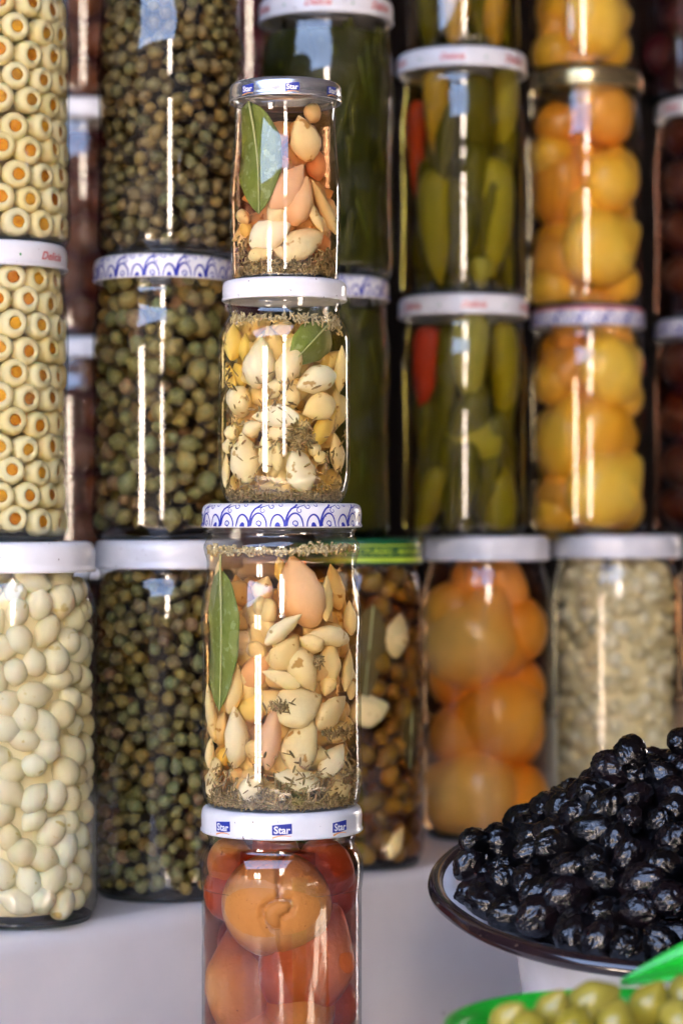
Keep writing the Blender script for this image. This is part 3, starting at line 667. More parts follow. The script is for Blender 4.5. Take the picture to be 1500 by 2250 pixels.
# dried thyme: twigs and tiny leaves
def thyme(j, spots, n, seed, label, mat='thyme', long=.006, name='dried_thyme', rad=.00022, deep=0.):
    r = random.Random(seed); it = []; tube, tf = sphere(5, 4); tube = tube * .5
    for _ in range(n):
        px, py, rx, ry = spots[r.randrange(len(spots))]
        p, phi = at_glass(j, px + r.gauss(0, rx), py + r.gauss(0, ry), .0006, abs(r.gauss(0, .0015)) + deep)
        l = long * r.uniform(.25, 1.1); rr = rad * r.uniform(1.2, 3.2)
        it.append((tube, tf, TRS(p, Euler((r.uniform(-.5, .5), r.uniform(0, 6.28), phi + r.uniform(-.4, .4))), (rr * 2, rr * 2, l))))
    return tag(link(name, join(name, it, M[mat])), label, 'thyme', kind='stuff')
def floor_thyme(j, h, n, seed, label):
    r = random.Random(seed); it = []; tube, tf = sphere(5, 4); tube = tube * .5
    for _ in range(n):
        z = j['z'] + .0035 + abs(r.gauss(0, h)); a = r.uniform(0, 2 * PI); rr = max(jr(j, z) - .0008 - abs(r.gauss(0, .003)), .001)
        it.append((tube, tf, TRS((j['x'] + rr * math.sin(a), j['y'] - rr * math.cos(a), z), Euler((r.uniform(-.6, .6), r.uniform(0, 6.28), a)), (.0009 * r.uniform(.6, 1.6), .0008, .0042 * r.uniform(.3, 1.3)))))
    return tag(link('dried_thyme', join('dried_thyme', it, M['thyme'])), label, 'thyme', kind='stuff')
floor_thyme(J3, .0028, 2300, 11, 'bed of dried thyme on the bottom of the large garlic jar')
floor_thyme(J2, .0022, 1500, 12, 'bed of dried thyme on the bottom of the second garlic jar')
floor_thyme(J1, .0024, 1400, 13, 'bed of dried thyme on the bottom of the silver lidded jar')
thyme(J3, [(612, 1552, 12, 5), (700, 1452, 3, 5), (490, 1720, 22, 26), (585, 1745, 40, 12), (700, 1730, 30, 18), (770, 1700, 12, 20), (640, 1700, 60, 30), (745, 1610, 20, 6)], 520, 21, 'loose thyme bits lying on the cloves in the large garlic jar')
thyme(J2, [(500, 850, 12, 40), (560, 870, 30, 20), (510, 950, 20, 30), (640, 880, 22, 40), (655, 960, 18, 14), (520, 1060, 24, 16), (720, 1040, 20, 24), (625, 900, 60, 60), (560, 1000, 40, 50), (735, 990, 16, 40)], 230, 22, 'loose thyme twigs caught between the cloves of the second garlic jar')
thyme(J2, [(660, 965, 14, 11)], 150, 26, 'dark tuft of thyme right of centre in the second garlic jar', deep=.001)
thyme(J1, [(530, 560, 14, 16), (640, 585, 60, 8), (720, 570, 16, 10)], 260, 23, 'loose thyme bits low in the silver lidded jar')
thyme(J3, [(470, 1207, 20, 4), (530, 1210, 40, 4), (600, 1212, 40, 3), (680, 1208, 26, 5), (740, 1206, 30, 5)], 420, 24, 'pale thyme flowers floating along the oil surface of the large jar', 'seed', .0042, 'thyme_flowers', .00035)
thyme(J2, [(530, 700, 20, 6), (600, 697, 40, 3), (690, 700, 40, 6), (740, 712, 14, 8)], 260, 25, 'thyme needles floating at the oil surface of the second jar', 'seed', .005, 'thyme_flowers', .0002)

# pieces packed on the inside of a jar wall
def pack(j, d, z0, z1, seed, squash=.9, tries=9000):
    r = np.random.default_rng(seed); pts = []; Rm = j['R'] - .0024 - d * .5
    cell = {}
    for _ in range(tries):
        a = r.uniform(-PI, PI); z = r.uniform(z0, z1); s = a * Rm; key = (int(s // d), int(z // d)); ok = True
        for i in (-1, 0, 1):
            for k in (-1, 0, 1):
                for (s2, z2_) in cell.get((key[0] + i, key[1] + k), ()):
                    if (s - s2) ** 2 + (z - z2_) ** 2 < (d * squash) ** 2: ok = False; break
                if not ok: break
            if not ok: break
        if ok: cell.setdefault(key, []).append((s, z)); pts.append((a, z))
    return pts
def facing(j, a):              # how squarely a wall point at azimuth a looks at the camera
    n = Vector((math.sin(a), -math.cos(a))); to = Vector((-j['x'], -j['y'])).normalized(); return n.dot(to)
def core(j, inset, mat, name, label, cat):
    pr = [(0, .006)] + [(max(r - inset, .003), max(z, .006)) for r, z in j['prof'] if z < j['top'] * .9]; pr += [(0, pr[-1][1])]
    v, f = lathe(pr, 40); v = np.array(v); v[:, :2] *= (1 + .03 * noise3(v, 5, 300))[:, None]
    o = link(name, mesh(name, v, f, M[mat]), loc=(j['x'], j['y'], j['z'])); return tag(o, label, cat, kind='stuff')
def fill(j, name, meshes, d, z0, z1, seed, label, cat, group, budget, mat, aspect=1.15, fmin=.0, squash=.93, second=True, tries=9000, vary=(.84, 1.14)):
    r = random.Random(seed); pts = pack(j, d, z0, z1, seed, squash, tries); rest = []; sh = [raw(m) for m in meshes]
    pts.sort(key=lambda q: -facing(j, q[0])); made = 0
    def pose(a, z, dep=0.):
        rr = max(jr(j, z) - d * .5 - dep - r.uniform(0, d * .12), .001); s = d * r.uniform(*vary)
        rot = Euler((0, 0, a)).to_matrix() @ Euler((r.uniform(-.3, .3), r.uniform(0, 6.28), 0)).to_matrix()
        return Matrix.LocRotScale(Vector((j['x'] + rr * math.sin(a), j['y'] - rr * math.cos(a), z)), rot.to_quaternion(), Vector((s, s, s * r.uniform(1., aspect))))
    for a, z in pts:
        i = r.randrange(len(meshes)); m = pose(a, z)
        if made < budget and facing(j, a) > fmin:
            o = link(name, meshes[i]); o.matrix_world = m; tag(o, label, cat, group); made += 1
        else: rest.append((*sh[i], m))
    if second:
        for a, z in pack(j, d, z0, z1, seed + 1, squash, tries // 2): i = r.randrange(len(meshes)); rest.append((*sh[i], pose(a, z, d * .75)))
    if rest: tag(link(name + 's', join(name + 's', rest, M[mat])), 'the rest of the ' + group + ', packed as one mass', cat, kind='stuff')
    return made
CAP = lib('caper', M['caper'], [lumpy(s, 10, 7, .07, 3, (1, 1, 1.0), tip=.18) for s in range(60, 65)])
CAPO = lib('caper', M['caper_old'], [lumpy(s, 10, 7, .07, 3, (1, 1, 1.0), tip=.15) for s in range(65, 70)])
n1 = fill(CA, 'caper', CAP, .0077, SZ + .008, SZ + .184, 31, 'small round green caper packed in the tall counter jar', 'caper', 'capers in the tall counter jar', 185, 'caper', 1.2, .05)
core(CA, .0135, 'caper_core', 'caper_gap_shade', 'blackened core for gap shade in the middle of the tall counter jar', 'capers')  # dark core paints the shade seen between the capers
n2 = fill(C2, 'caper', CAP, .0094, z2 + .012, z2 + .150, 32, 'mixed size olive or brown caper in the swirl lidded caper jar', 'caper', 'capers in the swirl lidded jar', 113, 'caper', 1.25, .15, vary=(.68, 1.38))
core(C2, .0135, 'caper_core', 'caper_gap_shade', 'blackened core for gap shade inside the swirl lidded caper jar', 'capers')
fill(C3, 'caper', CAPO, .0079, z3 + .008, z3 + .152, 33, '', 'caper', 'dark capers in the upper caper jar', 0, 'caper_old', 1.2)
core(C3, .0135, 'caper_core', 'caper_gap_shade', 'blackened core for gap shade inside the upper caper jar', 'capers')
ONI = lib('pearl_onion', M['onion'], [lumpy(s, 16, 11, .05, 2.5, (1, 1, 1.04), tip=.07) for s in range(70, 75)])
fill(ON, 'pearl_onion', ONI, .0146, SZ + .0125, SZ + .185, 34, 'glossy white pearl onion pressed against the glass of the onion jar', 'onion', 'pearl onions in the counter jar', 120, 'onion', 1.45, .0, squash=.72)
on_ = [o for o in C.objects if o.name.startswith('pearl_onion') and not o.get('kind')]; bands = {}
for o in on_: bands.setdefault(int((SZ + .181 - o.matrix_basis.translation.z) / .0156), []).append(o)
for q, b in enumerate(sorted(bands)):
    row = sorted(bands[b], key=lambda o: -o.matrix_basis.translation.x / o.matrix_basis.translation.y)
    for i, o in enumerate(row): o['label'] = 'glossy white pearl onion, %s from the right glass in the %s layer under the lid' % (ORD[i + 1], ORD[q + 1])
core(ON, .0105, 'onion_core', 'onion_pulp', 'pale onion mass in the middle of the onion jar', 'onions')

# stuffed olives: a neat lattice of drilled olives, mouths to the glass
RING = lib('olive_ring', M['olive_ring'], [ring_shape(s) for s in range(3)]); PLUG = lib('stuffing', M['olive_plug'], [plug_shape(s) for s in range(5)])
def olive_lattice(j, z0, z1, which, seed):
    r = random.Random(seed); d = .0152; Rm = j['R'] - .0022; n = int(2 * PI * (Rm - d * .3) / (d * .95)); rows = int((z1 - z0) / (d * .82)); dz = (z1 - z0) / rows
    rest = []; rest2 = []
    for q in range(rows):
        z = z1 - (q + .5) * dz; col = []
        for k in range(n):
            a = 2 * PI * (k + .5 * (q % 2)) / n + r.uniform(-.025, .025); a = (a + PI) % (2 * PI) - PI; zz = z + r.uniform(-.0012, .0012)
            rr = jr(j, zz) - d * .42 - r.uniform(0, .0008); s = d * r.uniform(.96, 1.06)
            m = Matrix.LocRotScale(Vector((j['x'] + rr * math.sin(a), j['y'] - rr * math.cos(a), zz)), Euler((r.uniform(-.12, .12), r.uniform(-.4, .4), a + r.uniform(-.12, .12))).to_quaternion(), Vector((s * 1.03, s * .86, s * r.uniform(1., 1.06))))
            px = 750 + (m.translation.x) / m.translation.y * F
            if facing(j, a) > .0 and px > -20: col.append((px, m))
            else: rest.append((m,)); 
        col.sort(key=lambda t: -t[0])
        for i, (px, m) in enumerate(col):
            t = thing('stuffed_olive', '', 'olive', m.translation, 'stuffed olives in the %s jar' % which); t.matrix_world = m
            t['label'] = 'orange stuffed white olive, %s from the right glass, %s row of the %s olive jar' % (ORD[i + 1], ORD[q + 1], which)
            link('olive_ring', RING[r.randrange(3)], t); link('stuffing', PLUG[r.randrange(5)], t).rotation_euler = (0, r.uniform(0, 6.28), 0)
    sh = ring_shape(1); tag(link('stuffed_olives', join('stuffed_olives', [(*sh, m[0]) for m in rest], M['olive_ring'])), 'the stuffed olives round the far side of the %s olive jar' % which, 'olives', kind='stuff')
    core(j, .016, 'onion_core', 'olive_pulp', 'dense olives in the middle of the %s olive jar' % which, 'olives')
olive_lattice(OL, z2 + .006, z2 + .150, 'lower', 41); olive_lattice(OU, z3 + .006, z3 + .150, 'upper', 42)

# whole lemons and fruit, hand placed as seen through the glass
LEM = {k: lib('preserved_lemon', M[k], [lumpy(s, 26, 18, .02, 2.2, (1, 1, 1), tip=.12) for s in range(80, 84)]) for k in ('lemon', 'lemon_orange', 'lemon_tan')}
def fruits(j, rows, group, cat='lemon', name='preserved_lemon', libs=LEM, tmax=.036, grow=1.12):
    for i, (px, py, rx, ry, ang, dep, tone, lab) in enumerate(rows):
        k = (j['y'] - .03) / F; th = min((rx + ry) * k, tmax); p, phi = at_glass(j, px, py, th * .5, dep)
        hw = math.hypot(rx * math.sin(R_(ang)), ry * math.cos(R_(ang))) * k * grow; lim = max(0, jr(j, p.z) - hw * .98); dx = max(-lim, min(lim, p.x - j['x'])); rr = max(jr(j, p.z) - th * .5 - dep, .004)
        p = Vector((j['x'] + dx, j['y'] - math.sqrt(max(rr * rr - dx * dx, 0)), p.z)); phi = math.atan2(dx, j['y'] - p.y + 1e-6)
        rot = Euler((0, 0, phi * .6)).to_matrix() @ Euler((0, R_(90 - ang), 0)).to_matrix()
        o = link(name, libs[tone][i % 4]); o.matrix_world = Matrix.LocRotScale(p, rot.to_quaternion(), Vector((2 * rx * k * grow, th, 2 * ry * k * grow))); tag(o, lab, cat, group)
y_, o_, t_ = 'lemon', 'lemon_orange', 'lemon_tan'
fruits(LM, [(1022, 1402, 98, 112, 60, 0, t_, 'big tan lemon at the top left of the counter lemon jar'), (1180, 1412, 88, 100, 80, .012, o_, 'orange lemon at the upper right of the counter lemon jar'),
 (1108, 1578, 100, 98, 340, .002, o_, 'deep orange lemon with nub at the middle of the counter lemon jar'), (975, 1572, 75, 80, 120, .016, o_, 'orange lemon half hidden at the left middle of the counter lemon jar'),
 (1028, 1742, 102, 100, 160, 0, t_, 'tan lemon with bright highlight at the bottom of the counter lemon jar'), (1178, 1735, 78, 95, 70, .010, o_, 'orange lemon at the bottom right of the counter lemon jar'),
 (1128, 1292, 84, 56, 20, .012, t_, 'tan lemon squeezed under the lid of the counter lemon jar'), (980, 1280, 60, 50, 20, .016, t_, 'dim tan lemon behind the top left of the counter lemon jar')], 'lemons in the counter jar', tmax=.056, grow=1.08)
fruits(L2, [(1210, 965, 62, 86, 80, 0, y_, 'yellow lemon left of middle in the lower lemon jar'), (1212, 1090, 55, 66, 20, .004, o_, 'orange lemon at the bottom left of the lower lemon jar'),
 (1355, 1075, 78, 88, 40, 0, y_, 'large yellow lemon at the bottom right of the lower lemon jar'), (1318, 940, 60, 84, 85, .008, y_, 'yellow lemon in the centre of the lower lemon jar'),
 (1388, 945, 42, 62, 90, .006, y_, 'yellow lemon at the right glass of the lower lemon jar'), (1355, 815, 74, 70, 30, 0, y_, 'yellow lemon at the shoulder of the lower lemon jar'),
 (1212, 822, 60, 62, 40, .004, o_, 'orange lemon at the upper left of the lower lemon jar'), (1345, 725, 66, 34, 0, .006, t_, 'pale lemon under the patterned lid of the lower lemon jar'), (1215, 735, 50, 34, 10, .010, o_, 'dim orange lemon under the patterned lid')], 'lemons in the lower lemon jar')
fruits(L3, [(1362, 400, 62, 68, 70, 0, y_, 'yellow lemon at the right middle of the gold lidded jar'), (1365, 548, 80, 84, 30, 0, y_, 'large yellow lemon at the bottom right of the gold lidded jar'),
 (1210, 400, 58, 90, 85, .004, o_, 'tall orange lemon at the left of the gold lidded jar'), (1212, 572, 62, 66, 30, .004, o_, 'orange lemon at the bottom left of the gold lidded jar'),
 (1198, 275, 48, 52, 20, .004, o_, 'orange lemon at the upper left of the gold lidded jar'), (1345, 250, 70, 66, 20, .002, o_, 'orange lemon at the shoulder of the gold lidded jar'),
 (1285, 450, 46, 60, 80, .014, y_, 'lemon sunk in the middle of the gold lidded jar'), (1290, 200, 70, 28, 0, .008, t_, 'pale lemon right under the gold lid')], 'lemons in the gold lidded jar')
fruits(L4, [(1310, 40, 84, 70, 10, 0, y_, 'big yellow lemon at the bottom of the topmost lemon jar'), (1190, 70, 40, 58, 80, .004, o_, 'orange lemon at the left of the topmost lemon jar'), (1260, -70, 90, 70, 20, .004, y_, 'lemon mostly above the picture in the topmost lemon jar')], 'lemons in the topmost jar')
fruits(EX, [(1540, 1420, 70, 100, 80, 0, o_, 'orange lemon in the cut off end jar, upper'), (1545, 1620, 70, 90, 80, 0, o_, 'orange lemon in the cut off end jar, lower'), (1640, 1500, 80, 90, 80, 0, o_, 'orange lemon in the cut off end jar, outer side'), (1600, 1740, 90, 80, 80, 0, o_, 'orange lemon in the cut off end jar, at its foot')], 'lemons in the end jar')
FRU = {k: lib('orange_fruit', M[k], [lumpy(s, 40, 28, .03, 2.0, (1, 1, 1), tip=.06, dimple=.22 if s == 90 else 0) for s in range(90, 94)]) for k in ('fruit', 'fruit_red')}
def z6(x, y): return 400 + x / 2.679, 1740 + y / 2.679
fruits(J4, [(*z6(560, 665), 121, 116, -60, 0, 'fruit', 'big dimpled orange brown fruit in the middle of the bottom jar'), (*z6(240, 1130), 82, 124, 100, 0, 'fruit', 'orange fruit at the left below the dimpled one'),
 (*z6(890, 960), 106, 126, 60, 0, 'fruit_red', 'reddish fruit at the right below the dimpled one'), (*z6(690, 1330), 88, 78, 20, .002, 'fruit', 'orange fruit at the bottom edge between its neighbours'),
 (*z6(215, 430), 62, 54, 30, .002, 'fruit', 'orange fruit at the upper left under the logo lid'), (*z6(960, 450), 70, 66, 20, .002, 'fruit_red', 'red brown fruit at the upper right under the logo lid'),
 (*z6(470, 1420), 86, 70, 10, .006, 'fruit', 'orange fruit cut by the picture bottom'), (*z6(200, 760), 60, 70, 10, .012, 'fruit_red', 'dark red fruit deep at the left of the bottom jar'),
 (*z6(560, 1000), 110, 90, 10, .03, 'fruit_red', 'dark fruit deep behind the middle of the bottom jar'), (*z6(560, 1640), 130, 110, 10, .0, 'fruit', 'fruit at the foot of the bottom jar below the picture'), (*z6(560, 380), 90, 50, 10, .02, 'fruit_red', 'dark fruit under the lid deep in the bottom jar')], 'fruit in the bottom jar', 'fruit', 'orange_fruit', FRU, .034, 1.04)
# the dimpled fruit: knob and folds pressed into its face
df = [o for o in C.objects if o.get('label', '').startswith('big dimpled')][0]
bpy.context.view_layer.update()
v, f = sphere(96, 64); v = v[:, [0, 2, 1]] * np.array((1, -1, 1)); fld = lambda pts: [((x - 560) / 325, (670 - y) / 312) for x, y in pts]
folds = [(fld([(600, 340), (588, 420), (582, 500), (596, 590)]), .14, .05), (fld([(578, 596), (520, 622), (486, 660), (484, 705), (505, 750), (540, 786), (572, 792)]), .15, .045), (fld([(612, 604), (660, 604), (672, 640), (650, 680), (606, 702)]), .13, .042), (fld([(596, 730), (592, 820), (585, 900), (535, 978)]), .05, .035)]
k = np.ones(len(v)) + .022 * noise3(v, 90, 2.2); X, Zz, front = v[:, 0], v[:, 2], v[:, 1] < 0
for path, dpth, wdt in folds:
    dmin = np.full(len(v), 9.)
    for (ax, az), (bx, bz) in zip(path, path[1:]):
        tt = np.clip(((X - ax) * (bx - ax) + (Zz - az) * (bz - az)) / ((bx - ax) ** 2 + (bz - az) ** 2), 0, 1); dmin = np.minimum(dmin, np.hypot(X - ax - tt * (bx - ax), Zz - az - tt * (bz - az)))
    k -= front * dpth * np.exp(-(dmin / wdt) ** 2)
kx, kz = fld([(545, 705)])[0]; k += front * .085 * np.exp(-(((X - kx) / .13) ** 2 + ((Zz - kz) / .19) ** 2))
df.data = mesh('dimpled_fruit', v * k[:, None] * .5, f, M['fruit'])
lc, rt, _ = df.matrix_world.decompose(); kk = (J4['y'] - .03) / F
df.matrix_world = Matrix.LocRotScale(lc, Euler((0, 0, -.04)).to_quaternion(), Vector((2 * 122 * kk, .042, 2 * 117 * kk)))

# peppers
PEP = {k: lib('pickled_pepper', M[k], [pepper_shape(s, b) for s, b in zip(range(4), (.05, -.08, .1, 0))]) for k in ('pepper', 'pepper_dark', 'pepper_pale', 'pepper_red', 'pepper_amber')}
def peppers(j, rows, group):
    for i, (px, py, wd, ln, tilt, dep, tone, lab) in enumerate(rows):
        k = (j['y'] - .03) / F; wd *= 1.18; th = min(wd * k, .022); p, phi = at_glass(j, px, py, th * .5, dep)
        rot = Euler((0, 0, phi)).to_matrix() @ Euler((0, R_(tilt), 0)).to_matrix()
        o = link('pickled_pepper', PEP[tone][i % 4]); o.matrix_world = Matrix.LocRotScale(p, rot.to_quaternion(), Vector((wd * k, th, ln * k))); tag(o, lab, 'pepper', group)
g_, d_, p_, r_, a_ = 'pepper', 'pepper_dark', 'pepper_pale', 'pepper_red', 'pepper_amber'
peppers(P2, [(938, 815, 62, 200, 8, .002, r_, 'red pepper tip down at the left of the lower pepper jar'), (1035, 790, 76, 210, 0, .002, p_, 'pale green pepper under the lid of the lower pepper jar'),
 (1103, 830, 60, 250, -3, .002, g_, 'yellow green pepper at the upper right of the lower pepper jar'), (1040, 965, 84, 130, 100, .004, g_, 'blunt pepper at the middle of the lower pepper jar'),
 (985, 1010, 60, 330, 26, .008, d_, 'long dark pepper slanting across the left of the lower pepper jar'), (1095, 1085, 72, 170, 180, .002, g_, 'pepper with tip up at the bottom right of the lower pepper jar'),
 (940, 1110, 52, 190, 28, .003, g_, 'slanting pepper at the bottom left of the lower pepper jar'), (1010, 1090, 70, 170, 14, .006, d_, 'dark pepper at the bottom middle of the lower pepper jar'),
 (1130, 950, 44, 300, 6, .006, d_, 'dark pepper along the right glass of the lower pepper jar'), (1060, 1010, 50, 220, 40, .012, g_, 'pepper slanting behind the lower pepper jar middle'), (950, 930, 80, 260, 4, .022, d_, 'dark pepper deep at the left of the lower pepper jar')], 'peppers in the lower pepper jar')
peppers(P3, [(956, 245, 50, 190, 2, .002, a_, 'amber pepper at the upper left of the upper pepper jar'), (962, 500, 66, 260, -3, .001, g_, 'yellow green pepper at the lower left of the upper pepper jar'),
 (1082, 480, 74, 270, 2, .001, g_, 'large yellow green pepper at the right of the upper pepper jar'), (1118, 250, 56, 220, 4, .002, p_, 'pale pepper at the upper right of the upper pepper jar'),
 (912, 330, 40, 220, 4, .003, r_, 'dark red pepper at the left glass of the upper pepper jar'), (1050, 290, 70, 260, -4, .008, d_, 'dark pepper behind the reflection of the upper pepper jar'),
 (1020, 540, 60, 200, 3, .010, d_, 'dark pepper low in the middle of the upper pepper jar'), (1130, 500, 46, 260, 3, .006, d_, 'dark pepper at the right glass of the upper pepper jar'), (1055, 600, 44, 70, 0, .004, p_, 'short pale pepper tip at the foot of the upper pepper jar'), (1000, 360, 80, 330, 2, .024, d_, 'dark pepper deep in the upper pepper jar')], 'peppers in the upper pepper jar')
peppers(P4, [(998, 10, 60, 200, 3, .001, a_, 'bright amber pepper in the middle of the topmost pepper jar'), (1086, 20, 56, 210, -2, .001, a_, 'amber pepper at the right of the topmost pepper jar'), (930, 20, 60, 220, 4, .004, d_, 'dark pepper at the left of the topmost pepper jar'), (1045, 0, 60, 240, 0, .014, d_, 'dark pepper deep in the topmost pepper jar'), (1125, 0, 40, 240, 0, .006, d_, 'dark pepper at the right glass of the topmost jar')], 'peppers in the topmost pepper jar')
def back_peppers(j, lab, n=46):
    r = random.Random(9); it = []; sh = [pepper_shape(q, b) for q, b in ((0, .05), (1, -.08), (2, .1))]
    for _ in range(n):
        z = r.uniform(j['z'] + .03, j['z'] + j['top'] * .68); a = r.uniform(-PI, PI); rr = jr(j, z) - .0095 - r.uniform(.002, .012)
        it.append((*sh[r.randrange(3)], TRS((j['x'] + rr * math.sin(a), j['y'] - rr * math.cos(a), z), Euler((r.uniform(-.15, .15), r.uniform(-.35, .35), a)), (.0165, .015, r.uniform(.055, .08)))))
    tag(link('pickled_peppers', join('pickled_peppers', it, M['pepper_dark'])), lab, 'peppers', kind='stuff')
back_peppers(P2, 'peppers packed deeper in the lower pepper jar'); back_peppers(P3, 'peppers packed deeper in the upper pepper jar'); back_peppers(P4, 'peppers packed deeper in the topmost pepper jar')
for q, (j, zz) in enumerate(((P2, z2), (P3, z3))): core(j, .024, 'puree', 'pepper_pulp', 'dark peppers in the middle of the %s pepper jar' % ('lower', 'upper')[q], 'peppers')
def back_fruit(j, lab, mat='lemon_orange', d=.036):
    r = random.Random(3); it = []; zt = j['z'] + d * .5
    while zt < j['z'] + j['top'] * .86:
        a0 = r.uniform(0, 6)
        for q in range(4):
            a = a0 + q * PI / 2; rr = jr(j, zt) - d * .5; x, y = rr * math.sin(a), rr * math.cos(a)
            if y < -.2 * rr: y = rr * r.uniform(.0, .5)
            it.append((*lumpy(q, 16, 11, .04, 2.2), TRS((j['x'] + x, j['y'] + y, zt + r.uniform(-.006, .006)), Euler((r.uniform(0, 6), r.uniform(0, 6), 0)), (d, d, d * 1.1))))
        zt += d * .8
    tag(link('fruit_mass', join('fruit_mass', it, M[mat])), lab, 'fruit', kind='stuff')
for j, nm, d in ((L2, 'lower lemon', .036), (L3, 'gold lidded', .036), (LM, 'counter lemon', .050), (L4, 'topmost lemon', .036)): back_fruit(j, 'lemons deeper inside the %s jar' % nm, 'lemon_orange' if j is LM else 'lemon', d)
back_fruit(J4, 'dark fruit deeper inside the bottom jar of the stack', 'fruit_red', .032)
core(J4, .016, 'fruit_red', 'fruit_pulp', 'dark red pulp in the middle of the bottom jar', 'fruit')
# dark green jars: shredded leaf packed to the glass
def fronds(j, n, seed, label):
    r = random.Random(seed); it = []; v, f = pepper_shape(1, .1); v = v * np.array((1, .6, 1))
    for _ in range(n):
        z = r.uniform(j['z'] + .01, j['z'] + j['top'] * .86); a = r.uniform(-PI, PI); rr = jr(j, z) - .0018 - r.uniform(0, .003)
        it.append((v, f, TRS((j['x'] + rr * math.sin(a), j['y'] - rr * math.cos(a), z), Euler((0, r.uniform(-.35, .35), a)), (.0042, .003, r.uniform(.02, .05)))))
    tag(link('green_fronds', join('green_fronds', it, M['puree'])), label, 'pickled greens', kind='stuff')
for j, s, nm in ((G2, 1, 'lower'), (G3, 2, 'upper')):
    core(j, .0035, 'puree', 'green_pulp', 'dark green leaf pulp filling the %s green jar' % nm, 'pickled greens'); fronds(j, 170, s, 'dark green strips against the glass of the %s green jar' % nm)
# pale chopped vegetable
RIC = lib('chopped_piece', M['rice'], [lumpy(s, 9, 6, .2, 3, (1, .8, .8)) for s in range(4)])
fill(RI, 'chopped_piece', RIC, .0125, SZ + .007, SZ + .184, 51, '', 'vegetable', 'pale chopped pieces in the counter jar', 0, 'rice', 1.4, squash=.84, tries=14000)
core(RI, .009, 'onion_core', 'chopped_pulp', 'pale chopped mass in the middle of the counter jar', 'vegetable')
# mixed olives
MIX = lib('mixed_olive', M['mixed'], [lumpy(s, 14, 10, .06, 2.5, (1, 1, 1.1)) for s in range(4)])
fill(MX, 'mixed_olive', MIX, .0125, SZ + .010, SZ + .182, 52, 'yellowish olive in the mixed jar under the green lid', 'olive', 'olives in the mixed jar', 60, 'mixed', 1.5, .0, squash=.90, vary=(.7, 1.2))
core(MX, .016, 'pepper_dark', 'olive_pulp', 'dark olives in the middle of the mixed jar', 'olives')
for px, py, ln, wd, ang, lab in ((872, 1395, 100, 62, 80, 'pale upright clove at the upper right of the mixed olive jar'), (812, 1560, 90, 70, 20, 'pale clove at the middle left of the mixed olive jar'), (868, 1850, 80, 34, 60, 'thin pale clove at the foot of the mixed olive jar')):
    p, phi = at_glass(MX, px, py, .004); o = link('garlic_clove', CL['clove'][3]); kk = 1.49 / F
    o.matrix_world = Matrix.LocRotScale(p + Vector((0, -.0025, 0)), (Euler((0, 0, phi)).to_matrix() @ Euler((0, R_(90 - ang), 0)).to_matrix()).to_quaternion(), Vector((wd * kk, .009, ln * kk))); tag(o, lab, 'garlic clove', 'cloves in the mixed olive jar')
bay_leaf(MX, (820, 1330), (800, 1540), 74, 'dark brownish leaf behind the glass of the mixed olive jar', depth=-.0002, mt='leaf_dark')
bay_leaf(MX, (905, 1560), (900, 1690), 40, 'small dark leaf at the right of the mixed olive jar', depth=-.0002, mt='leaf_dark')
# brown and purple fruit
BRN = {k: lib('brown_fruit', M[k], [lumpy(s, 16, 11, .05, 2.4) for s in range(4)]) for k in ('chestnut', 'purple')}
def balls(j, rows, tone, lab, group, name='brown_fruit'):
    for i, (px, py, rx, ry) in enumerate(rows):
        k = (j['y'] - .03) / F; p, phi = at_glass(j, px, py, rx * k); o = link(name, BRN[tone][i % 4])
        o.matrix_world = Matrix.LocRotScale(p, Euler((0, 0, phi)).to_quaternion(), Vector((2 * rx * k, 2 * rx * k, 2 * ry * k))); tag(o, lab[i % len(lab)] if not isinstance(lab, str) else '%s, %s from the top' % (lab, ORD[i + 1]), 'fruit', group)
balls(B2, [(1492, 800, 48, 52), (1490, 915, 50, 52), (1495, 1020, 48, 50), (1490, 1110, 50, 44), (1580, 850, 52, 52), (1580, 980, 52, 52)], 'chestnut', 'brown round fruit in the lower cut off jar', 'fruit in the lower brown jar')
balls(B3, [(1492, 300, 46, 48), (1495, 400, 48, 48), (1490, 505, 50, 50), (1495, 605, 46, 46), (1580, 350, 52, 52), (1580, 470, 52, 52)], 'chestnut', 'brown round fruit in the upper cut off jar', 'fruit in the upper brown jar')
balls(B4, [(1450, 120, 44, 50), (1500, 40, 50, 50), (1560, 120, 50, 50)], 'purple', 'dark purple fruit in the topmost jar at the edge', 'fruit in the purple jar', 'purple_fruit')
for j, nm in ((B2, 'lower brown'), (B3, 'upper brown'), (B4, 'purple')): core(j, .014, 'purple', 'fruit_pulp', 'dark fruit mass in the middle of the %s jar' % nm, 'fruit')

# jars standing further back, seen in the gaps
def back_column(px, D, zz, labels, tone, lids, Rb=.041):
    z = zz
    for lab, H, lm in zip(labels, [.186, .171, .186, .183], lids):
        hl = .0155; h = H - hl * .28
        j = make_jar('b%d_%d' % (px, int(z * 1000)), lab, px, D, z, jar_prof(Rb, Rb * .93, h, .2, .82), Rb * .99, hl, lm, 'brown_brine', h * .9)
        n = 0
        for q in range(0 if 'hidden' in lab else 5):
            for s in (-1, 0, 1):
                k = D / F; p, phi = at_glass(j, px + s * 62 + (q % 2) * 30, HOR - (z + .02 + q * .031 - CZ) / D * F, .015); o = link('brown_fruit', BRN[tone][(q + s) % 4]); n += 1
                o.matrix_world = Matrix.LocRotScale(p, Euler((0, 0, phi)).to_quaternion(), Vector((.031, .03, .031)))
                tag(o, 'dark fruit in the %s' % lab, 'fruit', 'fruit in the %s' % lab)
        core(j, .012, 'purple', 'fruit_pulp', 'dark fruit mass in the %s' % lab, 'fruit'); z = j['lid_top'] - .001
    return z
back_column(186, 1.90, SZ, ['back jar hidden low behind the capers', 'back jar with white lid in the gap by the lower olives', 'back jar with white lid in the gap by the upper olives', 'highest back jar in the gap above the white lid'], 'chestnut', ['white'] * 4)
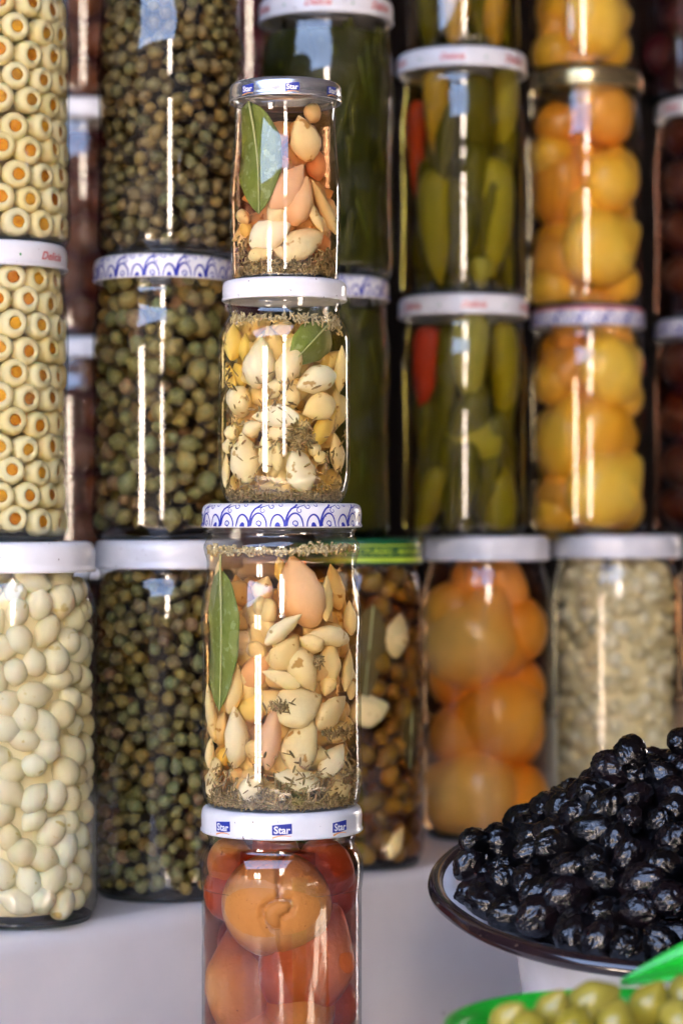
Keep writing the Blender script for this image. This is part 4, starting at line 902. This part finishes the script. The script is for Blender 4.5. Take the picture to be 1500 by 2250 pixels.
back_column(548, 1.92, SZ, ['back jar hidden low behind the stack', 'back jar hidden behind the swirl lid', 'back jar hidden behind the silver lid', 'dark red back jar beside the upper green jar'], 'purple', ['white'] * 4)

# ------------------------------------------------------------------ counter, ledge, boards behind
ud = Vector((.665, .747, 0)); nd = Vector((.747, -.665, 0))        # along the counter, and out of its front
E0 = Vector((-.176, 1.247, 0))                                      # a point of the front edge
def slab(name, prof, l0, l1, mat):
    """profile (out, z) swept along the counter"""
    V = []; n = len(prof); NS = 2
    for l in (l0, l1):
        for o_, z in prof: q = E0 + ud * l + nd * o_; V.append((q.x, q.y, z))
    Fc = [(i, (i + 1) % n, n + (i + 1) % n, n + i) for i in range(n)] + [tuple(range(n))[::-1], tuple(range(n, 2 * n))]
    return mesh(name, V, Fc, mat, True, 40)
er = .011; edge = [(-er + er * math.sin(R_(a)), SZ - er + er * math.cos(R_(a))) for a in range(0, 91, 10)]
ctr = link('display_counter', slab('display_counter', [(-.62, SZ)] + edge + [(0, LZ - .004), (-.62, LZ - .004)], -1.2, 2.4, M['counter']))
tag(ctr, 'white painted stepped counter under the rows of jars', 'counter')
led = link('ledge', slab('ledge', [(-.62, LZ - .004), (.56, LZ - .004), (.56, .02), (-.62, .02)][::-1], -1.2, 2.4, M['counter'])); led.data.transform(Matrix.Translation((0, 0, .004))); led.parent = ctr
bw = link('back_wall', slab('back_wall', [(-.66, .02), (-.66, 2.55), (-.72, 2.55), (-.72, .02)], -6, 6.5, M['back'])); tag(bw, None, None, kind='structure')

# ------------------------------------------------------------------ bowl of black olives
bk = 1.22 / F; BC = P(1500, 1948, 1.22); BR = 560 * bk; TILT = R_(9.5)
bowl = thing('enamel_bowl', 'white enamel bowl with dark rim heaped with black olives', 'bowl', BC); bowl.rotation_euler = (TILT, 0, 0)
dp = .141
prof = [(0, -dp), (.052, -dp), (.066, -dp + .004), (.076, -dp * .62), (.083, -dp * .3), (.087, -.020), (.091, -.0135), (BR - .018, -.0085), (BR - .007, -.0045), (BR - .004, -.001), (BR - .008, .0012), (BR - .018, -.0035), (.092, -.0085), (.085, -.018), (.080, -dp * .3), (.073, -dp * .62), (.06, -dp + .006), (0, -dp + .004)]
v, f = lathe(prof, 96); link('bowl_body', mesh('bowl_body', v, f, M['enamel']), bowl)
tp = [(BR + .0042 * math.cos(R_(a)) - .0040, .0042 * math.sin(R_(a)) - .0005) for a in range(0, 360, 30)]; tp.append(tp[0])
v, f = lathe(tp, 96); v = np.array(v); v[:, 2] += .0006 * noise3(v, 3, 60); link('rim', mesh('rim', v, f, M['enamel_rim']), bowl)
BLK = lib('black_olive', M['black'], [wrinkled(s) for s in range(8)])
def heap_z(x, y):
    r = math.hypot(x, y); return float(np.interp(r, [0, .039, .057, .085, .104, .125], [.062, .050, .041, .022, .004, -.006])) + .0025 * math.sin(60 * x + 1) * math.sin(55 * y)
r = random.Random(5); pts = []
for _ in range(30000):
    a = r.uniform(0, 2 * PI); q = .106 * math.sqrt(r.random()); x, y = q * math.cos(a), q * math.sin(a); p = Vector((x, y, heap_z(x, y)))
    if all((p - s).length_squared > .0128 ** 2 for s in pts[-400:]): pts.append(p)
tl = Euler((TILT, 0, 0)).to_matrix(); nb = 0; rest = []
def olive_at(world, lab, s=.0208):
    o = link('black_olive', BLK[r.randrange(8)]); o.matrix_world = TRS(world, Euler((r.uniform(0, 6.3), r.uniform(0, 6.3), r.uniform(0, 6.3))), s * r.uniform(.82, 1.18)); tag(o, lab, 'olive', 'black olives in the enamel bowl'); return o
for p in pts:
    pw = BC + tl @ Vector((p.x, p.y, 0)) + Vector((0, 0, p.z))
    olive_at(pw, 'wrinkled shiny black olive in the heap in the enamel bowl')
olive_at(P(1383, 1652, 1.215), 'black olive perched alone on the heap shoulder', .0185); olive_at(P(1345, 1690, 1.215), 'black olive tucked under the perched one', .0185)
olive_at(P(1492, 1628, 1.22), 'topmost black olive cut by the picture edge', .0185); olive_at(P(1040, 1850, 1.22), 'black olive sitting up at the near end of the heap', .0175)
olive_at(P(1026, 1900, 1.215), 'black olive lowest on the white rim, nearest the counter', .019)
v, f = lathe([(.096, -.012)] + [(q, heap_z(q, 0) - .010) for q in np.linspace(.092, .004, 12)] + [(0, heap_z(0, 0) - .010)], 40); v = np.array(v)
me = mesh('black_olives', v, f, M['black']); hp = link('black_olives', me, loc=BC); hp.rotation_euler = (TILT, 0, 0); tag(hp, 'the black olives buried inside the heap', 'olives', kind='stuff')
# stand under the bowl so that it rests on the ledge
sz = BC.z - dp - LZ

# ------------------------------------------------------------------ green basin with olives
gD = .93; gk = gD / F; GC = P(1400, 2268, gD); GR = 425 * gk
gb = thing('plastic_basin', 'bright green plastic basin of pale green olives, nearest the camera', 'basin', GC)
gd = GC.z - LZ
prof = [(0, -gd), (GR * .62, -gd), (GR * .66, -gd + .004), (GR * .93, -.006), (GR * .97, -.001), (GR, 0), (GR, .0025), (GR * .965, .003), (GR * .92, -.003), (GR * .64, -gd + .006), (0, -gd + .004)]
v, f = lathe(prof, 80); link('basin_body', mesh('basin_body', v, f, M['green_plastic']), gb)
GRN = lib('green_olive', M['green_olive'], [lumpy(s, 18, 12, .04, 2.2, (.82, .82, 1.12), tip=.06) for s in range(4)])
gl = [(1115, 2242, 60, 52, 'pale green olive at the near left of the green basin'), (1212, 2222, 62, 70, 'pale green olive second from the left in the green basin'), (1300, 2203, 78, 30, 'large yellow green olive lying across the middle of the basin'), (1425, 2212, 72, 78, 'upright yellow green olive nearest the scoop in the basin'), (1160, 2262, 66, 20, 'pale green olive low at the left of the basin'), (1260, 2260, 70, 40, 'pale green olive low in the basin middle'), (1350, 2250, 66, 70, 'pale green olive between two larger ones in the basin'), (1490, 2240, 70, 30, 'pale green olive at the picture edge in the basin'), (1500, 2190, 60, 60, 'pale green olive behind the basin edge one')]
for i, (px, py, s, ang, lab) in enumerate(gl):
    p = P(px, py, gD + .01 - (py - 2200) * .0004); o = link('green_olive', GRN[i % 4]); o.matrix_world = TRS(p, Euler((.4, R_(90 - ang), .3 * i)), s * 1.55 * gk); tag(o, lab, 'olive', 'green olives in the basin')
it = []
for _ in range(90):
    a = r.uniform(0, 6.28); q = GR * .86 * math.sqrt(r.random()); it.append((*raw(GRN[r.randrange(4)]), TRS(GC + Vector((q * math.cos(a), q * math.sin(a), .002 - .02 * r.random() - .012 * (q / GR) ** 2)), Euler((r.uniform(0, 6), r.uniform(0, 6), 0)), .0185)))
tag(link('green_olives', join('green_olives', it, M['green_olive'])), 'the green olives lying deeper in the basin', 'olives', kind='stuff')
# scoop resting on the basin rim: a broad blade that widens away from the rim
V = []; Fc = []; n = 10
for i in range(n + 1):
    t = i / n; px = 1362 + 300 * t; top = 2152 - 158 * t - 10 * math.sin(PI * t); bot = 2164 - 56 * t + 12 * math.sin(PI * t)
    for q in range(5):
        s = q / 4; yy = top + (bot - top) * s; V.append(P(px, yy, gD + .055 - .03 * s + .012 * math.sin(PI * s)))
for i in range(n):
    for q in range(4): a = i * 5 + q; Fc.append((a, a + 1, a + 6, a + 5))
nn = len(V); back = [p + Vector((.0005, .0025, -.001)) for p in V]; eg = [i * 5 for i in range(n + 1)] + [n * 5 + q for q in range(1, 5)] + [i * 5 + 4 for i in range(n - 1, -1, -1)] + [3, 2, 1]
Fc = Fc + [tuple(i + nn for i in reversed(q)) for q in Fc] + [(eg[i], eg[(i + 1) % len(eg)], eg[(i + 1) % len(eg)] + nn, eg[i] + nn) for i in range(len(eg))]
sp = link('plastic_scoop', mesh('plastic_scoop', V + back, Fc, M['green_plastic'])); tag(sp, 'bright green plastic scoop leaning on the back rim of the basin', 'scoop')

# ------------------------------------------------------------------ the lane behind the camera, with added light blockers: what the glass mirrors and what lights the stall
def boxes(name, bl, mat, kind='structure'):
    V, Fc = [], []
    for x0, x1, y0, y1, z0, z1 in bl:
        b = len(V); V += [(x, y, z) for x in (x0, x1) for y in (y0, y1) for z in (z0, z1)]
        Fc += [tuple(b + i for i in q) for q in ((0, 1, 3, 2), (4, 6, 7, 5), (0, 4, 5, 1), (2, 3, 7, 6), (0, 2, 6, 4), (1, 5, 7, 3))]
    o = link(name, mesh(name, V, Fc, mat, False)); o['kind'] = kind; return o
boxes('ground', [(-40, 40, -40, 40, -.2, 0)], M['street'])
boxes('added_roof', [(-4, 6, .15, 6.5, 2.6, 2.68)], M['canvas'])  # unseen cover added to keep sun and overhead sky off the stall
FY = -4.4
boxes('added_sky_blocker', [(.62, 14, FY - .2, -.1, 3.12, 3.14), (-14, -4.9, -2.1, -.1, 3.12, 3.14)], M['canvas'])  # unseen sheets added to hide sky from the jars
boxes('opposite_wall', [(-14, 14, FY - .3, FY, 0, 3.3)], M['plaster'])
boxes('added_dark_panels', [(-14, -9.6, FY, FY + .12, 0, 3.28), (-8.1, -4.3, FY, FY + .12, 0, 3.28), (-3.0, -.2, FY, FY + .12, 0, 3.28), (-3.62, -3.50, FY, FY + .1, 0, 2.0), (-.2, .5, FY, FY + .10, 2.12, 2.2), (-4.3, -3.0, FY, FY + .11, 2.05, 3.28), (-4.3, -3.0, FY, FY + .11, 0, .45), (-.2, .5, FY, FY + .14, 0, 1.3), (.5, 4, FY, FY + .12, 0, 3.28), (4, 5.4, FY, FY + .12, 0, 2.55), (4.25, 4.6, FY, FY + .12, 2.55, 3.28), (4.8, 5.1, FY, FY + .12, 2.55, 3.28), (5.25, 5.4, FY, FY + .12, 2.55, 3.28), (5.4, 14, FY, FY + .12, 0, 3.28)], M['dark_mask'])  # dark panels added to leave only bright slots for the glass to mirror
boxes('added_end_wall', [(6.2, 6.3, FY + .2, -.65, 0, 3.1), (-10.1, -10, FY + .2, -.65, 0, 3.1)], M['back'])  # unseen, added to keep the bright lane ends out of the glass edges
boxes('added_side_wall', [(-3.2, -3.1, -.6, 4.5, 0, 2.6), (4.6, 4.7, -.6, 6.5, 0, 2.6)], M['back'])  # unseen sides added to shut out light and darken the surroundings
print('capers', n1, n2, 'objects', len(bpy.data.objects), 'tris', sum(len(p.vertices) - 2 for o in C.objects if o.type == 'MESH' for p in o.data.polygons) if False else '')
